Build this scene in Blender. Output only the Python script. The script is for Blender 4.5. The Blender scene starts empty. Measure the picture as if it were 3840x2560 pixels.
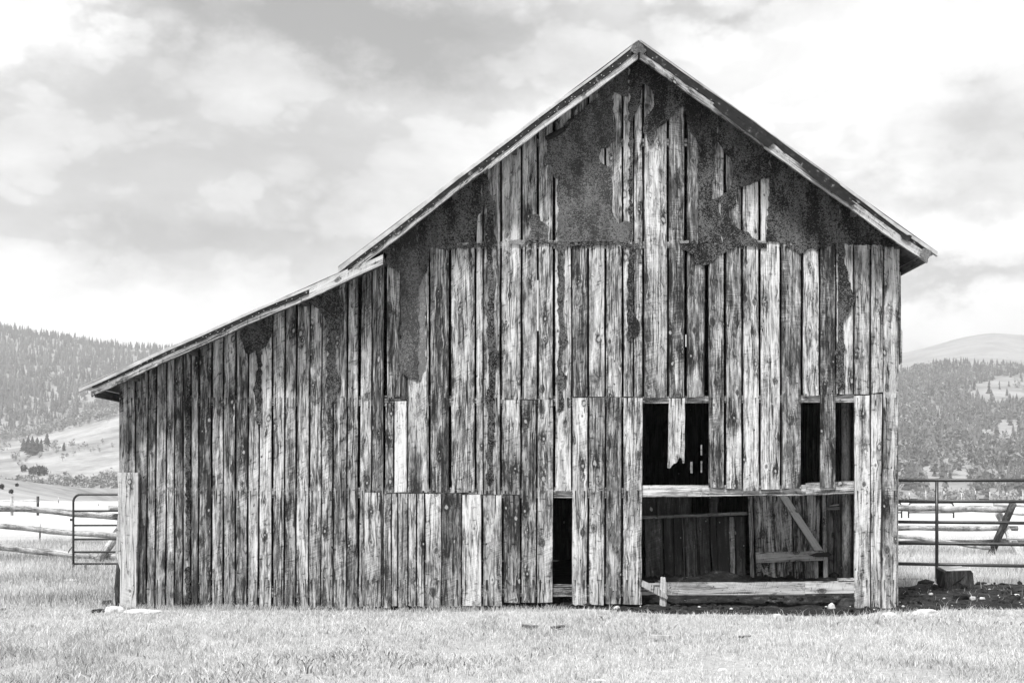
import bpy, bmesh, math, random
import numpy as np
from mathutils import Vector, noise as mnoise
from mathutils.geometry import tessellate_polygon

random.seed(7)
rng = np.random.default_rng(11)
R = math.radians
scene = bpy.context.scene
col = scene.collection

# ------------------------------------------------------------------ camera
D = 15.0            # camera distance to the barn's front wall (wall plane y = 0)
EYE = 1.6
cam_d = bpy.data.cameras.new('camera')
cam = bpy.data.objects.new('camera', cam_d)
col.objects.link(cam)
cam.location = (0, -D, EYE)
cam.rotation_euler = (R(90), 0, 0)
cam_d.sensor_width = 36
cam_d.lens = 36 * 4500 / 3840
cam_d.shift_y = 520 / 3840
cam_d.clip_start = 0.1
cam_d.clip_end = 20000
scene.camera = cam

def W(px, py, y=0.0):
    """survey reading of the wall elevation -> metres at depth y"""
    s = (y + D) / D / 300
    return Vector(((px - 1920) * s, y, EYE + (1800 - py) * s))

# ------------------------------------------------------------------ node helper
class NB:
    def __init__(self, tree):
        self.t = tree; self.n = tree.nodes; self.l = tree.links
    def put(self, sock, v):
        if v is None: return
        if isinstance(v, bpy.types.NodeSocket): self.l.new(v, sock)
        else: sock.default_value = v
    def math(self, op, a, b=None, c=None, clamp=False):
        n = self.n.new('ShaderNodeMath'); n.operation = op; n.use_clamp = clamp
        self.put(n.inputs[0], a); self.put(n.inputs[1], b); self.put(n.inputs[2], c)
        return n.outputs[0]
    def add(self, a, b): return self.math('ADD', a, b)
    def sub(self, a, b): return self.math('SUBTRACT', a, b)
    def mul(self, a, b): return self.math('MULTIPLY', a, b)
    def mad(self, a, b, c): return self.math('MULTIPLY_ADD', a, b, c)
    def xyz(self, x, y, z=0.0):
        n = self.n.new('ShaderNodeCombineXYZ')
        for i, v in enumerate((x, y, z)): self.put(n.inputs[i], v)
        return n.outputs[0]
    def sep(self, v):
        n = self.n.new('ShaderNodeSeparateXYZ'); self.put(n.inputs[0], v); return n.outputs
    def vm(self, op, a, b=None):
        n = self.n.new('ShaderNodeVectorMath'); n.operation = op
        self.put(n.inputs[0], a); self.put(n.inputs[1], b)
        return n.outputs[0]
    def noise(self, vec, scale=1.0, detail=3.0, rough=0.5, dist=0.0, dim='3D'):
        n = self.n.new('ShaderNodeTexNoise'); n.noise_dimensions = dim
        self.put(n.inputs['Vector'], vec); n.inputs['Scale'].default_value = scale
        n.inputs['Detail'].default_value = detail; n.inputs['Roughness'].default_value = rough
        n.inputs['Distortion'].default_value = dist
        return n.outputs[0]
    def sstep(self, v, a, b, o0=0.0, o1=1.0):
        n = self.n.new('ShaderNodeMapRange'); n.interpolation_type = 'SMOOTHSTEP'
        self.put(n.inputs[0], v)
        for i, x in enumerate((a, b, o0, o1)): self.put(n.inputs[1 + i], x)
        return n.outputs[0]
    def gauss(self, v, c, w):
        """exp(-((v-c)/w)^2)"""
        q = self.mul(self.sub(v, c), 1.0 / w) if not isinstance(w, bpy.types.NodeSocket) else self.math('DIVIDE', self.sub(v, c), w)
        return self.math('EXPONENT', self.mul(self.mul(q, q), -1.0))
    def ramp(self, v, stops):
        n = self.n.new('ShaderNodeValToRGB'); e = n.color_ramp.elements
        while len(e) < len(stops): e.new(0.5)
        for k, (p, g) in zip(e, stops):
            k.position = p; k.color = (g, g, g, 1)
        self.put(n.inputs[0], v); return n.outputs[0]
    def mix(self, f, a, b):
        n = self.n.new('ShaderNodeMix'); n.data_type = 'FLOAT'
        self.put(n.inputs[0], f); self.put(n.inputs[2], a); self.put(n.inputs[3], b)
        return n.outputs[0]
    def attr(self, name):
        n = self.n.new('ShaderNodeAttribute'); n.attribute_name = name; return n
    def pos(self):
        return self.n.new('ShaderNodeNewGeometry').outputs['Position']
    def rand(self):
        return self.n.new('ShaderNodeObjectInfo').outputs['Random']

# ------------------------------------------------------------------ world: grey daylight through broken cloud
SUN_EL, SUN_AZ = 58.0, -152.0       # azimuth measured from +Y towards +X: the sun stands behind and left of the viewer
world = bpy.data.worlds.new('World'); scene.world = world
world.use_nodes = True
wt = NB(world.node_tree); world.node_tree.nodes.clear()
sky = wt.n.new('ShaderNodeTexSky'); sky.sky_type = 'NISHITA'; sky.sun_disc = False
sky.sun_elevation = R(SUN_EL); sky.sun_rotation = R(SUN_AZ)
bwn = wt.n.new('ShaderNodeRGBToBW'); wt.l.new(sky.outputs[0], bwn.inputs[0])
skybw = wt.mul(bwn.outputs[0], 0.10)
dirv = wt.n.new('ShaderNodeTexCoord').outputs['Generated']
dx, dy, dz = wt.sep(dirv)
az = wt.math('ARCTAN2', dx, dy)
el = wt.math('ARCSINE', dz)
wob = wt.noise(wt.vm('MULTIPLY', dirv, (1, 1, 2.0)), 7.0, 7, 0.6)
wob2 = wt.noise(wt.vm('ADD', wt.vm('MULTIPLY', dirv, (1, 1, 1.6)), (3.1, 7.7, 1.3)), 9.0, 7, 0.6)
azw = wt.mad(wt.sub(wob, 0.5), 0.22, az)
elw = wt.mad(wt.sub(wob2, 0.5), 0.16, el)
def blob(px, py, sx, sy, amp, tilt=0.0):
    a0 = math.atan((px - 1920) / 4500); e0 = math.atan((1800 - py) / 4500)
    da = wt.sub(azw, a0); de = wt.mad(da, -tilt, wt.sub(elw, e0))
    qa = wt.mul(da, 4500 / sx); qe = wt.mul(de, 4500 / sy)
    g = wt.math('EXPONENT', wt.mul(wt.mad(qa, qa, wt.mul(qe, qe)), -1.0))
    return wt.mul(g, amp)
cloud_n = wt.noise(wt.vm('MULTIPLY', dirv, (1, 1, 2.4)), 3.4, 10, 0.60, 0.25)
bill = None
for k_, (f_, a_) in enumerate(((4.0, 0.50), (8.3, 0.28), (17.0, 0.16), (35.0, 0.09), (70.0, 0.05))):
    q_ = wt.noise(wt.vm('ADD', wt.vm('MULTIPLY', dirv, (1, 1, 1.7)), (0.37 + k_, 0.2 * k_, 0.61)), f_, 1, 0.5)
    q_ = wt.mul(wt.math('ABSOLUTE', wt.mad(q_, 2.0, -1.0)), a_ * 2.2)
    bill = q_ if bill is None else wt.add(bill, q_)      # 0 in the creases, high on the rounded heads
edge = wt.sstep(wt.mad(wt.sub(cloud_n, 0.5), 0.9, bill), 0.30, 0.44)
fine = wt.noise(wt.vm('MULTIPLY', dirv, (1, 1, 1.6)), 22.0, 8, 0.65)
shade = wt.mad(wt.sub(cloud_n, 0.5), 0.85, 0.47)
shade = wt.mad(edge, -0.19, shade)
shade = wt.mad(wt.mul(edge, wt.sub(bill, 0.5)), -0.30, shade)
shade = wt.mad(wt.sub(fine, 0.5), 0.16, shade)
for b in ((1050, 170, 800, 120, 0.50, -0.12), (1500, 80, 600, 120, 0.50, -0.1), (700, 930, 640, 130, 0.36, 0.05), (520, 560, 420, 300, 0.22, 0),
          (1250, 560, 500, 230, 0.12, 0), (2650, 50, 260, 80, 0.50, 0), (3480, 740, 360, 90, 0.32, 0), (3560, 1100, 260, 45, 0.36, 0), (3750, 520, 200, 120, 0.25, 0),
          (90, 210, 330, 150, -0.50, 0), (150, 1100, 420, 130, -0.02, 0), (900, 1150, 700, 220, 0.12, 0), (3150, 300, 520, 260, -0.22, 0), (3700, 930, 300, 90, -0.25, 0)):
    shade = wt.add(shade, blob(*b))
cloud_b = wt.ramp(shade, ((0.0, 0.74), (0.18, 0.68), (0.40, 0.53), (0.62, 0.38), (0.85, 0.27), (1.0, 0.22)))
final = wt.mad(skybw, 0.10, wt.mul(cloud_b, 1.0))
bg = wt.n.new('ShaderNodeBackground'); wt.l.new(final, bg.inputs[0]); bg.inputs[1].default_value = 1.0
wo = wt.n.new('ShaderNodeOutputWorld'); wt.l.new(bg.outputs[0], wo.inputs[0])

sun_d = bpy.data.lights.new('sun', 'SUN'); sun_d.energy = 3.9; sun_d.angle = R(11)
sun_d.color = (1, 0.997, 0.992)
sun = bpy.data.objects.new('sun', sun_d); col.objects.link(sun)
sv = Vector((math.sin(R(SUN_AZ)) * math.cos(R(SUN_EL)), math.cos(R(SUN_AZ)) * math.cos(R(SUN_EL)), math.sin(R(SUN_EL))))
sun.rotation_euler = sv.to_track_quat('Z', 'Y').to_euler()
sun.location = (-6, -20, 30)

vs = scene.view_settings
vs.view_transform = 'Standard'; vs.look = 'None'; vs.gamma = 1.0; vs.exposure = 0.56; vs.use_curve_mapping = False
scene.cycles.use_denoising = True; scene.cycles.use_adaptive_sampling = True; scene.cycles.adaptive_threshold = 0.02
scene.cycles.max_bounces = 6; scene.cycles.diffuse_bounces = 3; scene.cycles.volume_bounces = 1

# ------------------------------------------------------------------ materials
def new_mat(name):
    m = bpy.data.materials.new(name); m.use_nodes = True
    m.node_tree.nodes.clear()
    nb = NB(m.node_tree)
    out = nb.n.new('ShaderNodeOutputMaterial')
    bs = nb.n.new('ShaderNodeBsdfPrincipled')
    nb.l.new(bs.outputs[0], out.inputs[0])
    bs.inputs['Roughness'].default_value = 0.85
    bs.inputs['Specular IOR Level'].default_value = 0.25
    return m, nb, bs, out
def bump(nb, bs, h, strength=0.5, dist=0.01):
    b = nb.n.new('ShaderNodeBump'); b.inputs['Strength'].default_value = strength; b.inputs['Distance'].default_value = dist
    nb.put(b.inputs['Height'], h); nb.l.new(b.outputs[0], bs.inputs['Normal'])

RAILS = (4.52, 2.63, 1.47, 0.36)
def wood_material(name, stops, bias=0.0, contrast=1.0, drips=True):
    m, nb, bs, out = new_mat(name)
    uv = nb.n.new('ShaderNodeUVMap'); uv.uv_map = 'UVMap'
    x, y, _ = nb.sep(uv.outputs[0])
    r = nb.rand()
    U = nb.mad(r, 57.31, x); V = nb.mad(r, 391.7, y)
    pl = nb.sep(nb.attr('pl').outputs['Vector'])      # across -1..1, height, tone
    kv = nb.xyz(nb.mul(U, 6.2), nb.mul(V, 2.5), 0)
    vo = nb.n.new('ShaderNodeTexVoronoi'); vo.voronoi_dimensions = '2D'; vo.inputs['Randomness'].default_value = 0.9
    vo.inputs['Scale'].default_value = 1.0
    nb.l.new(kv, vo.inputs['Vector'])
    dpx, dpy, _ = nb.sep(nb.vm('SUBTRACT', kv, vo.outputs['Position']))
    kx = nb.mul(dpx, 1 / 6.2); ky = nb.mul(dpy, 1 / 2.5)
    cr, cg, cb = nb.sep(vo.outputs['Color'])
    has = nb.math('GREATER_THAN', cr, 0.46)
    kn = nb.noise(nb.xyz(nb.mul(U, 38), nb.mul(V, 22)), 1, 3, 0.6)
    rr0 = nb.math('SQRT', nb.mad(kx, kx, nb.mul(nb.mul(ky, ky), 0.5)))
    rr = nb.mul(rr0, nb.mad(nb.sub(kn, 0.5), 1.5, 1.0))
    size = nb.mad(nb.mul(cg, cg), 0.017, 0.007)
    core = nb.mul(nb.sstep(rr, nb.mul(size, 1.15), nb.mul(size, 0.6)), has)
    ring = nb.mul(nb.gauss(rr, nb.mul(size, 1.35), nb.mul(size, 0.42)), has)
    kyy = nb.mad(cg, 0.10, nb.sub(ky, 0.05))
    halo = nb.mul(nb.mul(nb.math('EXPONENT', nb.mul(nb.add(nb.mul(nb.mul(kx, kx), 420), nb.mul(nb.mul(kyy, kyy), 60)), -1)), has), nb.mul(cb, nb.sstep(kn, 0.3, 0.62)))
    defl = nb.mul(nb.math('EXPONENT', nb.mul(nb.mul(rr0, rr0), -620)), has)
    wv = nb.noise(nb.xyz(nb.mul(U, 4), nb.mul(V, 1.3)), 1, 2, 0.5)
    U2 = nb.add(nb.mad(nb.mul(kx, defl), -1.0, U), nb.mul(nb.sub(wv, 0.5), 0.04))
    # short branch scars lying across the board
    sv_ = nb.xyz(nb.mul(U, 9.0), nb.mul(V, 6.5), 3.7)
    v2 = nb.n.new('ShaderNodeTexVoronoi'); v2.voronoi_dimensions = '2D'; v2.inputs['Scale'].default_value = 1.0
    nb.l.new(sv_, v2.inputs['Vector'])
    sx_, sy_, _ = nb.sep(nb.vm('SUBTRACT', sv_, v2.outputs['Position']))
    s1, s2, s3 = nb.sep(v2.outputs['Color'])
    sx_ = nb.mul(sx_, 1 / 9.0); sy_ = nb.add(nb.mul(sy_, 1 / 6.5), nb.mul(nb.sub(kn, 0.5), 0.03))
    scar = nb.mul(nb.math('EXPONENT', nb.mul(nb.add(nb.mul(nb.mul(sx_, sx_), 1700), nb.mul(nb.mul(sy_, sy_), 16000)), -1)), nb.mul(nb.math('GREATER_THAN', s1, 0.55), nb.sstep(nb.noise(nb.xyz(nb.mul(r, 99), 0, 0), 1, 0), 0.4, 0.55)))
    g1 = nb.noise(nb.xyz(nb.mul(U2, 110), nb.mul(V, 3.4)), 1, 4, 0.7)
    g2 = nb.noise(nb.xyz(nb.mul(U2, 40), nb.mul(V, 1.3)), 1, 4, 0.65)
    g3 = nb.noise(nb.xyz(nb.mul(U2, 13), nb.mul(V, 1.7)), 1, 6, 0.68, 0.5)
    g4 = nb.noise(nb.xyz(nb.mul(U, 2.6), nb.mul(V, 0.7)), 1, 4, 0.6)
    g5 = nb.noise(nb.xyz(nb.mul(U, 30), nb.mul(V, 9)), 1, 5, 0.7, 0.8)
    ck = nb.noise(nb.xyz(nb.mul(U2, 16), nb.mul(V, 0.35)), 1, 2, 0.5)
    crack = nb.sstep(nb.math('ABSOLUTE', nb.sub(ck, 0.54)), 0.016, 0.003)
    saw = nb.noise(nb.xyz(nb.mul(U, 5), nb.mul(nb.mad(U, 0.35, V), 85)), 1, 1, 0.5)
    sawm = nb.sstep(nb.noise(nb.xyz(nb.mul(U, 3), nb.mul(V, 1.4)), 1, 1), 0.46, 0.62)
    drk = nb.mad(nb.sub(nb.sstep(g3, 0.38, 0.62), 0.5), 0.36 * contrast, 0.32 + bias)
    amp = nb.mad(nb.math('FRACT', nb.mul(r, 7.7)), 0.9, 0.55)
    drk = nb.mad(nb.mul(nb.sub(g2, 0.5), amp), 1.0 * contrast, drk)
    drk = nb.mad(nb.sub(g4, 0.5), 0.9 * contrast, drk)
    drk = nb.mad(nb.mul(nb.sub(g1, 0.5), amp), 1.0 * contrast, drk)
    drk = nb.mad(nb.sub(g5, 0.5), 0.85 * contrast, drk)
    blot = nb.noise(nb.xyz(nb.mul(U, 9), nb.mul(V, 4.2)), 1, 5, 0.62, 0.9)
    drk = nb.mad(nb.sstep(blot, 0.57, 0.66), 0.22, drk)
    ln1 = nb.noise(nb.xyz(nb.mul(U2, 62), nb.mul(V, 1.1)), 1, 2, 0.5)
    drk = nb.mad(nb.mul(nb.sstep(nb.math('ABSOLUTE', nb.sub(ln1, 0.5)), 0.035, 0.008), amp), 0.24, drk)
    spk = nb.noise(nb.xyz(nb.mul(U, 26), nb.mul(V, 17)), 1, 2, 0.6, 0.4)
    drk = nb.mad(nb.sstep(spk, 0.67, 0.73), 0.55, drk)
    drk = nb.mad(nb.sstep(spk, 0.33, 0.27), -0.25, drk)
    drk = nb.mad(nb.mul(nb.sub(saw, 0.5), sawm), 0.55, drk)
    drk = nb.mad(halo, 0.60, drk)
    drk = nb.mad(scar, 0.38, drk)
    drk = nb.mad(crack, 0.45, drk)
    drk = nb.mad(nb.sstep(nb.math('ABSOLUTE', pl[0]), 0.86, 1.0), 0.16, drk)
    drk = nb.add(drk, nb.mul(pl[2], 1.15))
    drk = nb.mad(nb.sub(nb.math('FRACT', nb.mul(r, 17.3)), 0.5), 0.30, drk)
    if drips:
        lat = nb.gauss(nb.math('ABSOLUTE', pl[0]), 0.60, 0.085)
        tot = None
        for k, zr in enumerate(RAILS):
            dzr = nb.sub(zr, pl[1])
            on = nb.mul(nb.math('GREATER_THAN', dzr, 0.0), nb.sstep(dzr, 0.26, 0.0))
            tot = on if tot is None else nb.add(tot, on)
        dm = nb.sstep(nb.noise(nb.xyz(nb.mul(pl[0], 1.2), nb.mul(V, 0.8)), 1, 1), 0.36, 0.6)
        drk = nb.mad(nb.mul(nb.mul(tot, lat), dm), 0.85, drk)
    c = nb.ramp(drk, stops)
    cv = nb.mix(nb.mul(ring, 0.8), c, 0.025)
    kcol = nb.mix(nb.math('GREATER_THAN', cb, 0.62), 0.03, 0.36)
    cv = nb.mix(nb.mul(core, 0.85), cv, kcol)
    nb.l.new(cv, bs.inputs['Base Color'])
    h = nb.add(nb.mul(g1, 0.5), nb.add(nb.mul(g2, 0.6), nb.mul(crack, -0.8)))
    bump(nb, bs, h, 0.6, 0.006)
    return m
WOOD = wood_material('weathered_board', ((0.0, 0.62), (0.18, 0.46), (0.4, 0.27), (0.6, 0.125), (0.8, 0.045), (1.0, 0.014)))
PALE = wood_material('bleached_board', ((0.0, 0.60), (0.3, 0.46), (0.55, 0.28), (0.8, 0.10), (1.0, 0.03)), bias=-0.02, contrast=0.5, drips=False)
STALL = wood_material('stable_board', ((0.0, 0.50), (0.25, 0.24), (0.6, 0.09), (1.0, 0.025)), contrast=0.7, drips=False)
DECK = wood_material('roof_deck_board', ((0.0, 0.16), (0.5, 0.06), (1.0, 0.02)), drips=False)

# tar paper
TAR, nb, bs, _ = new_mat('tar_paper')
p = nb.pos()
big = nb.noise(nb.vm('MULTIPLY', p, (1.6, 1.0, 0.7)), 2.6, 5, 0.65)
wrk = nb.noise(nb.vm('MULTIPLY', p, (1.0, 1.0, 0.25)), 9.0, 3, 0.6, 0.4)
sp = nb.noise(p, 46, 2, 0.55, 1.6)
sp2 = nb.noise(p, 120, 2, 0.6, 0.5)
tone = nb.sep(nb.attr('pl').outputs['Vector'])[2]
gritty = nb.sstep(big, 0.34, 0.62)
spk = nb.sstep(nb.mad(nb.sub(gritty, 0.5), 0.16, sp), 0.50, 0.57)
v = nb.mix(nb.mul(spk, 0.95), 0.009, 0.115)
v = nb.mix(nb.sstep(big, 0.62, 0.8), v, 0.085)
v = nb.mad(nb.sub(sp2, 0.5), 0.04, v)
v = nb.mul(v, nb.sstep(wrk, 0.30, 0.62, 0.72, 1.1))
v = nb.add(v, tone)
nb.l.new(v, bs.inputs['Base Color']); bs.inputs['Roughness'].default_value = 0.8
bump(nb, bs, nb.add(nb.mul(sp, 0.5), nb.mul(wrk, 1.5)), 0.8, 0.015)

FELT, nb, bs, _ = new_mat('roof_felt')
p = nb.pos()
n1 = nb.noise(p, 13, 5, 0.65); n2 = nb.noise(p, 60, 3, 0.6)
v = nb.ramp(n1, ((0.3, 0.008), (0.55, 0.02), (0.61, 0.035), (0.64, 0.15), (1.0, 0.25)))
nb.l.new(nb.mul(v, nb.mad(n2, 0.6, 0.7)), bs.inputs['Base Color']); bump(nb, bs, n1, 0.5, 0.01)

METAL, nb, bs, _ = new_mat('galvanised_sheet')
p = nb.pos()
n1 = nb.noise(nb.vm('MULTIPLY', p, (3, 3, 3)), 2.0, 5, 0.6)
nb.l.new(nb.ramp(n1, ((0.3, 0.28), (0.5, 0.44), (0.7, 0.58))), bs.inputs['Base Color'])
bs.inputs['Metallic'].default_value = 0.25; bs.inputs['Roughness'].default_value = 0.5

PIPE, nb, bs, _ = new_mat('painted_steel_pipe')
p = nb.pos(); n1 = nb.noise(p, 30, 4, 0.6)
nb.l.new(nb.ramp(n1, ((0.35, 0.022), (0.6, 0.035), (0.75, 0.11))), bs.inputs['Base Color'])
bs.inputs['Roughness'].default_value = 0.38; bs.inputs['Specular IOR Level'].default_value = 0.5

NAIL, nb, bs, _ = new_mat('nail_steel')
bs.inputs['Base Color'].default_value = (0.45, 0.45, 0.45, 1); bs.inputs['Metallic'].default_value = 0.5; bs.inputs['Roughness'].default_value = 0.4

def log_material(name, stops):
    m, nb, bs, out = new_mat(name)
    uv = nb.n.new('ShaderNodeUVMap'); uv.uv_map = 'UVMap'
    x, y, _ = nb.sep(uv.outputs[0]); r = nb.rand()
    V = nb.mad(r, 83.0, y); U = nb.mad(r, 31.0, x)
    a = nb.noise(nb.xyz(nb.mul(U, 34), nb.mul(V, 5)), 1, 5, 0.62, 0.6)
    b = nb.noise(nb.xyz(nb.mul(U, 8), nb.mul(V, 2.2)), 1, 4, 0.6)
    c = nb.noise(nb.xyz(nb.mul(U, 90), nb.mul(V, 26)), 1, 3, 0.6)
    v = nb.add(nb.mad(nb.sub(a, 0.5), 1.3, 0.5), nb.add(nb.mul(nb.sub(b, 0.5), 1.2), nb.mul(nb.sub(c, 0.5), 0.8)))
    nb.l.new(nb.ramp(v, stops), bs.inputs['Base Color'])
    bump(nb, bs, nb.add(a, nb.mul(c, 0.5)), 0.8, 0.02)
    return m
LOG = log_material('weathered_log', ((0.1, 0.05), (0.35, 0.16), (0.6, 0.40), (0.9, 0.62)))
POST = log_material('barked_post', ((0.1, 0.012), (0.45, 0.04), (0.75, 0.12), (1.0, 0.24)))
PALELOG = log_material('peeled_log', ((0.05, 0.14), (0.35, 0.42), (0.65, 0.62), (0.95, 0.72)))

ROCK, nb, bs, _ = new_mat('pale_stone')
p = nb.pos(); n1 = nb.noise(p, 14, 6, 0.65); n2 = nb.noise(p, 60, 3, 0.6)
nb.l.new(nb.ramp(nb.mad(nb.sub(n2, 0.5), 0.4, n1), ((0.25, 0.26), (0.45, 0.5), (0.7, 0.68))), bs.inputs['Base Color'])
bump(nb, bs, n1, 0.6, 0.02)
DROCK, nb, bs, _ = new_mat('dark_stone')
p = nb.pos(); n1 = nb.noise(p, 16, 6, 0.65)
nb.l.new(nb.ramp(n1, ((0.3, 0.015), (0.5, 0.035), (0.7, 0.08))), bs.inputs['Base Color'])
bump(nb, bs, n1, 0.6, 0.02)

DIRT, nb, bs, _ = new_mat('churned_dirt')
p = nb.pos(); n1 = nb.noise(p, 7, 6, 0.65); n2 = nb.noise(p, 45, 4, 0.65)
v = nb.mad(nb.sub(n2, 0.5), 0.5, n1)
nb.l.new(nb.ramp(v, ((0.3, 0.007), (0.5, 0.02), (0.62, 0.045), (0.74, 0.16), (0.85, 0.3))), bs.inputs['Base Color'])
bump(nb, bs, nb.add(n1, n2), 1.0, 0.03)

GROUND, nb, bs, _ = new_mat('pasture_soil')
p = nb.pos()
gx, gy, gz = nb.sep(p)
n1 = nb.noise(p, 0.9, 5, 0.6); n2 = nb.noise(p, 22, 4, 0.65); n3 = nb.noise(nb.vm('MULTIPLY', p, (0.02, 0.05, 0.05)), 1.0, 5, 0.6)
v = nb.add(nb.mad(nb.sub(n1, 0.5), 0.35, 0.34), nb.mul(nb.sub(n2, 0.5), 0.50))
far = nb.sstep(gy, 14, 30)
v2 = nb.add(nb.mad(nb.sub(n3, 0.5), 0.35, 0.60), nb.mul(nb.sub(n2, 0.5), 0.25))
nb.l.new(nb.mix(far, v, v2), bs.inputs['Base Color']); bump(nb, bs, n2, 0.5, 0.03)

def hill_material(name, a, b, sc):
    m, nb, bs, _ = new_mat(name)
    p = nb.pos()
    n1 = nb.noise(p, sc, 6, 0.62); n2 = nb.noise(nb.vm('MULTIPLY', p, (1, 1, 3)), sc * 7, 4, 0.6)
    v = nb.mad(nb.sub(n2, 0.5), 0.5, n1)
    nb.l.new(nb.ramp(v, ((0.3, a), (0.65, b))), bs.inputs['Base Color'])
    return m
HILL = hill_material('hill_grass', 0.15, 0.36, 0.025)
HILLFAR = hill_material('bald_hill_grass', 0.09, 0.26, 0.012)
HILLFOREST = hill_material('forest_floor', 0.10, 0.30, 0.012)

def leaf_material(name, lo, hi, trans=0.3):
    m, nb, bs, out = new_mat(name)
    t = nb.sep(nb.attr('pl').outputs['Vector'])[2]
    nz = nb.noise(nb.pos(), 1.3, 3, 0.6)
    v = nb.mix(nb.math('ADD', t, nb.mul(nb.sub(nz, 0.5), 0.5), clamp=True), lo, hi)
    nb.l.new(v, bs.inputs['Base Color'])
    bs.inputs['Roughness'].default_value = 0.9; bs.inputs['Specular IOR Level'].default_value = 0.1
    if trans > 0:
        tr = nb.n.new('ShaderNodeBsdfTranslucent'); nb.l.new(v, tr.inputs[0])
        mx = nb.n.new('ShaderNodeMixShader'); mx.inputs[0].default_value = trans
        nb.l.new(bs.outputs[0], mx.inputs[1]); nb.l.new(tr.outputs[0], mx.inputs[2]); nb.l.new(mx.outputs[0], out.inputs[0])
    return m
GRASS = leaf_material('grass_blade', 0.11, 0.78, 0.35)
CONIFER = leaf_material('conifer_needles', 0.035, 0.12, 0.0)
ASPEN = leaf_material('bare_aspen', 0.13, 0.36, 0.2)

# ------------------------------------------------------------------ object helpers
def finish(name, verts, faces, mat, parent=None, uvs=None, pl=None, smooth=False, base=False):
    vs_ = [Vector(v) for v in verts]
    n = len(vs_)
    lo = Vector([min(v[i] for v in vs_) for i in range(3)]); hi = Vector([max(v[i] for v in vs_) for i in range(3)])
    c = (lo + hi) / 2
    if base: c.z = lo.z
    me = bpy.data.meshes.new(name)
    me.from_pydata([v - c for v in vs_], [], faces)
    if uvs is not None:
        lay = me.uv_layers.new(name='UVMap')
        for lp in me.loops: lay.data[lp.index].uv = uvs[lp.vertex_index]
    if pl is not None:
        at = me.attributes.new('pl', 'FLOAT_VECTOR', 'POINT')
        for i in range(n): at.data[i].vector = pl[i]
    me.materials.append(mat)
    if smooth: me.shade_smooth()
    o = bpy.data.objects.new(name, me); col.objects.link(o)
    if parent is not None:
        o.parent = parent; o.location = c - parent.location
    else: o.location = c
    return o
def tag(o, label=None, cat=None, group=None, kind=None):
    if label: o['label'] = label
    if cat: o['category'] = cat
    if group: o['group'] = group
    if kind: o['kind'] = kind
    return o
def empty(name, loc, label, cat, group=None):
    o = bpy.data.objects.new(name, None); col.objects.link(o); o.location = loc
    o.empty_display_size = 0.3
    return tag(o, label, cat, group)

def strip_faces(k, n, closed=False):
    """n rings of k points -> quads between neighbouring rings (closed ring or open chain)"""
    f = []
    for i in range(n - 1):
        for j in range(k if closed else k - 1):
            a = i * k + j; b = i * k + (j + 1) % k
            f.append((a, b, b + k, a + k))
    return f

def rings_board(name, parent, L, Rr, tdir, t, mat, tones=(0,), bev=0.004, zs=None, flip=False):
    """board from matching left and right edge points (front face); tdir points away from the viewer"""
    n = len(L); verts = []; uvs = []; pl = []
    tdir = Vector(tdir)
    run = 0.0
    for i in range(n):
        l, r_ = Vector(L[i]), Vector(Rr[i])
        if i: run += ((Vector(L[i]) + Vector(Rr[i])) / 2 - (Vector(L[i - 1]) + Vector(Rr[i - 1])) / 2).length
        w = (r_ - l); wl = max(w.length, 1e-5); wd = w / wl
        f = i / (n - 1) * (len(tones) - 1); k = min(int(f), len(tones) - 2) if len(tones) > 1 else 0
        tn = tones[0] if len(tones) == 1 else tones[k] + (tones[k + 1] - tones[k]) * (f - k)
        b = min(bev, wl * 0.3)
        pts = [(l + tdir * t, -1.1), (l + tdir * b, -1.0), (l + wd * b, -0.97), (r_ - wd * b, 0.97), (r_ + tdir * b, 1.0), (r_ + tdir * t, 1.1)]
        for q, nu in pts:
            verts.append(q); uvs.append((nu * wl / 2, run)); pl.append((nu, q.z, tn))
    faces = strip_faces(6, n, True)
    faces.append(tuple(range(5, -1, -1))); faces.append(tuple(range((n - 1) * 6, n * 6)))
    o = finish(name, verts, faces, mat, parent, uvs, pl)
    bm = bmesh.new(); bm.from_mesh(o.data); bmesh.ops.recalc_face_normals(bm, faces=bm.faces); bm.to_mesh(o.data); bm.free()
    return o

def board(name, parent, A, B, w0, w1, wdir, tdir, t, mat, tones=(0,), n=4, wav=0.002):
    A, B, wdir = Vector(A), Vector(B), Vector(wdir).normalized()
    L = []; Q = []
    for i in range(n):
        f = i / (n - 1); c = A.lerp(B, f); w = (w0 + (w1 - w0) * f) / 2
        L.append(c - wdir * (w + random.uniform(-wav, wav))); Q.append(c + wdir * (w + random.uniform(-wav, wav)))
    return rings_board(name, parent, L, Q, tdir, t, mat, tones)

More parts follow.
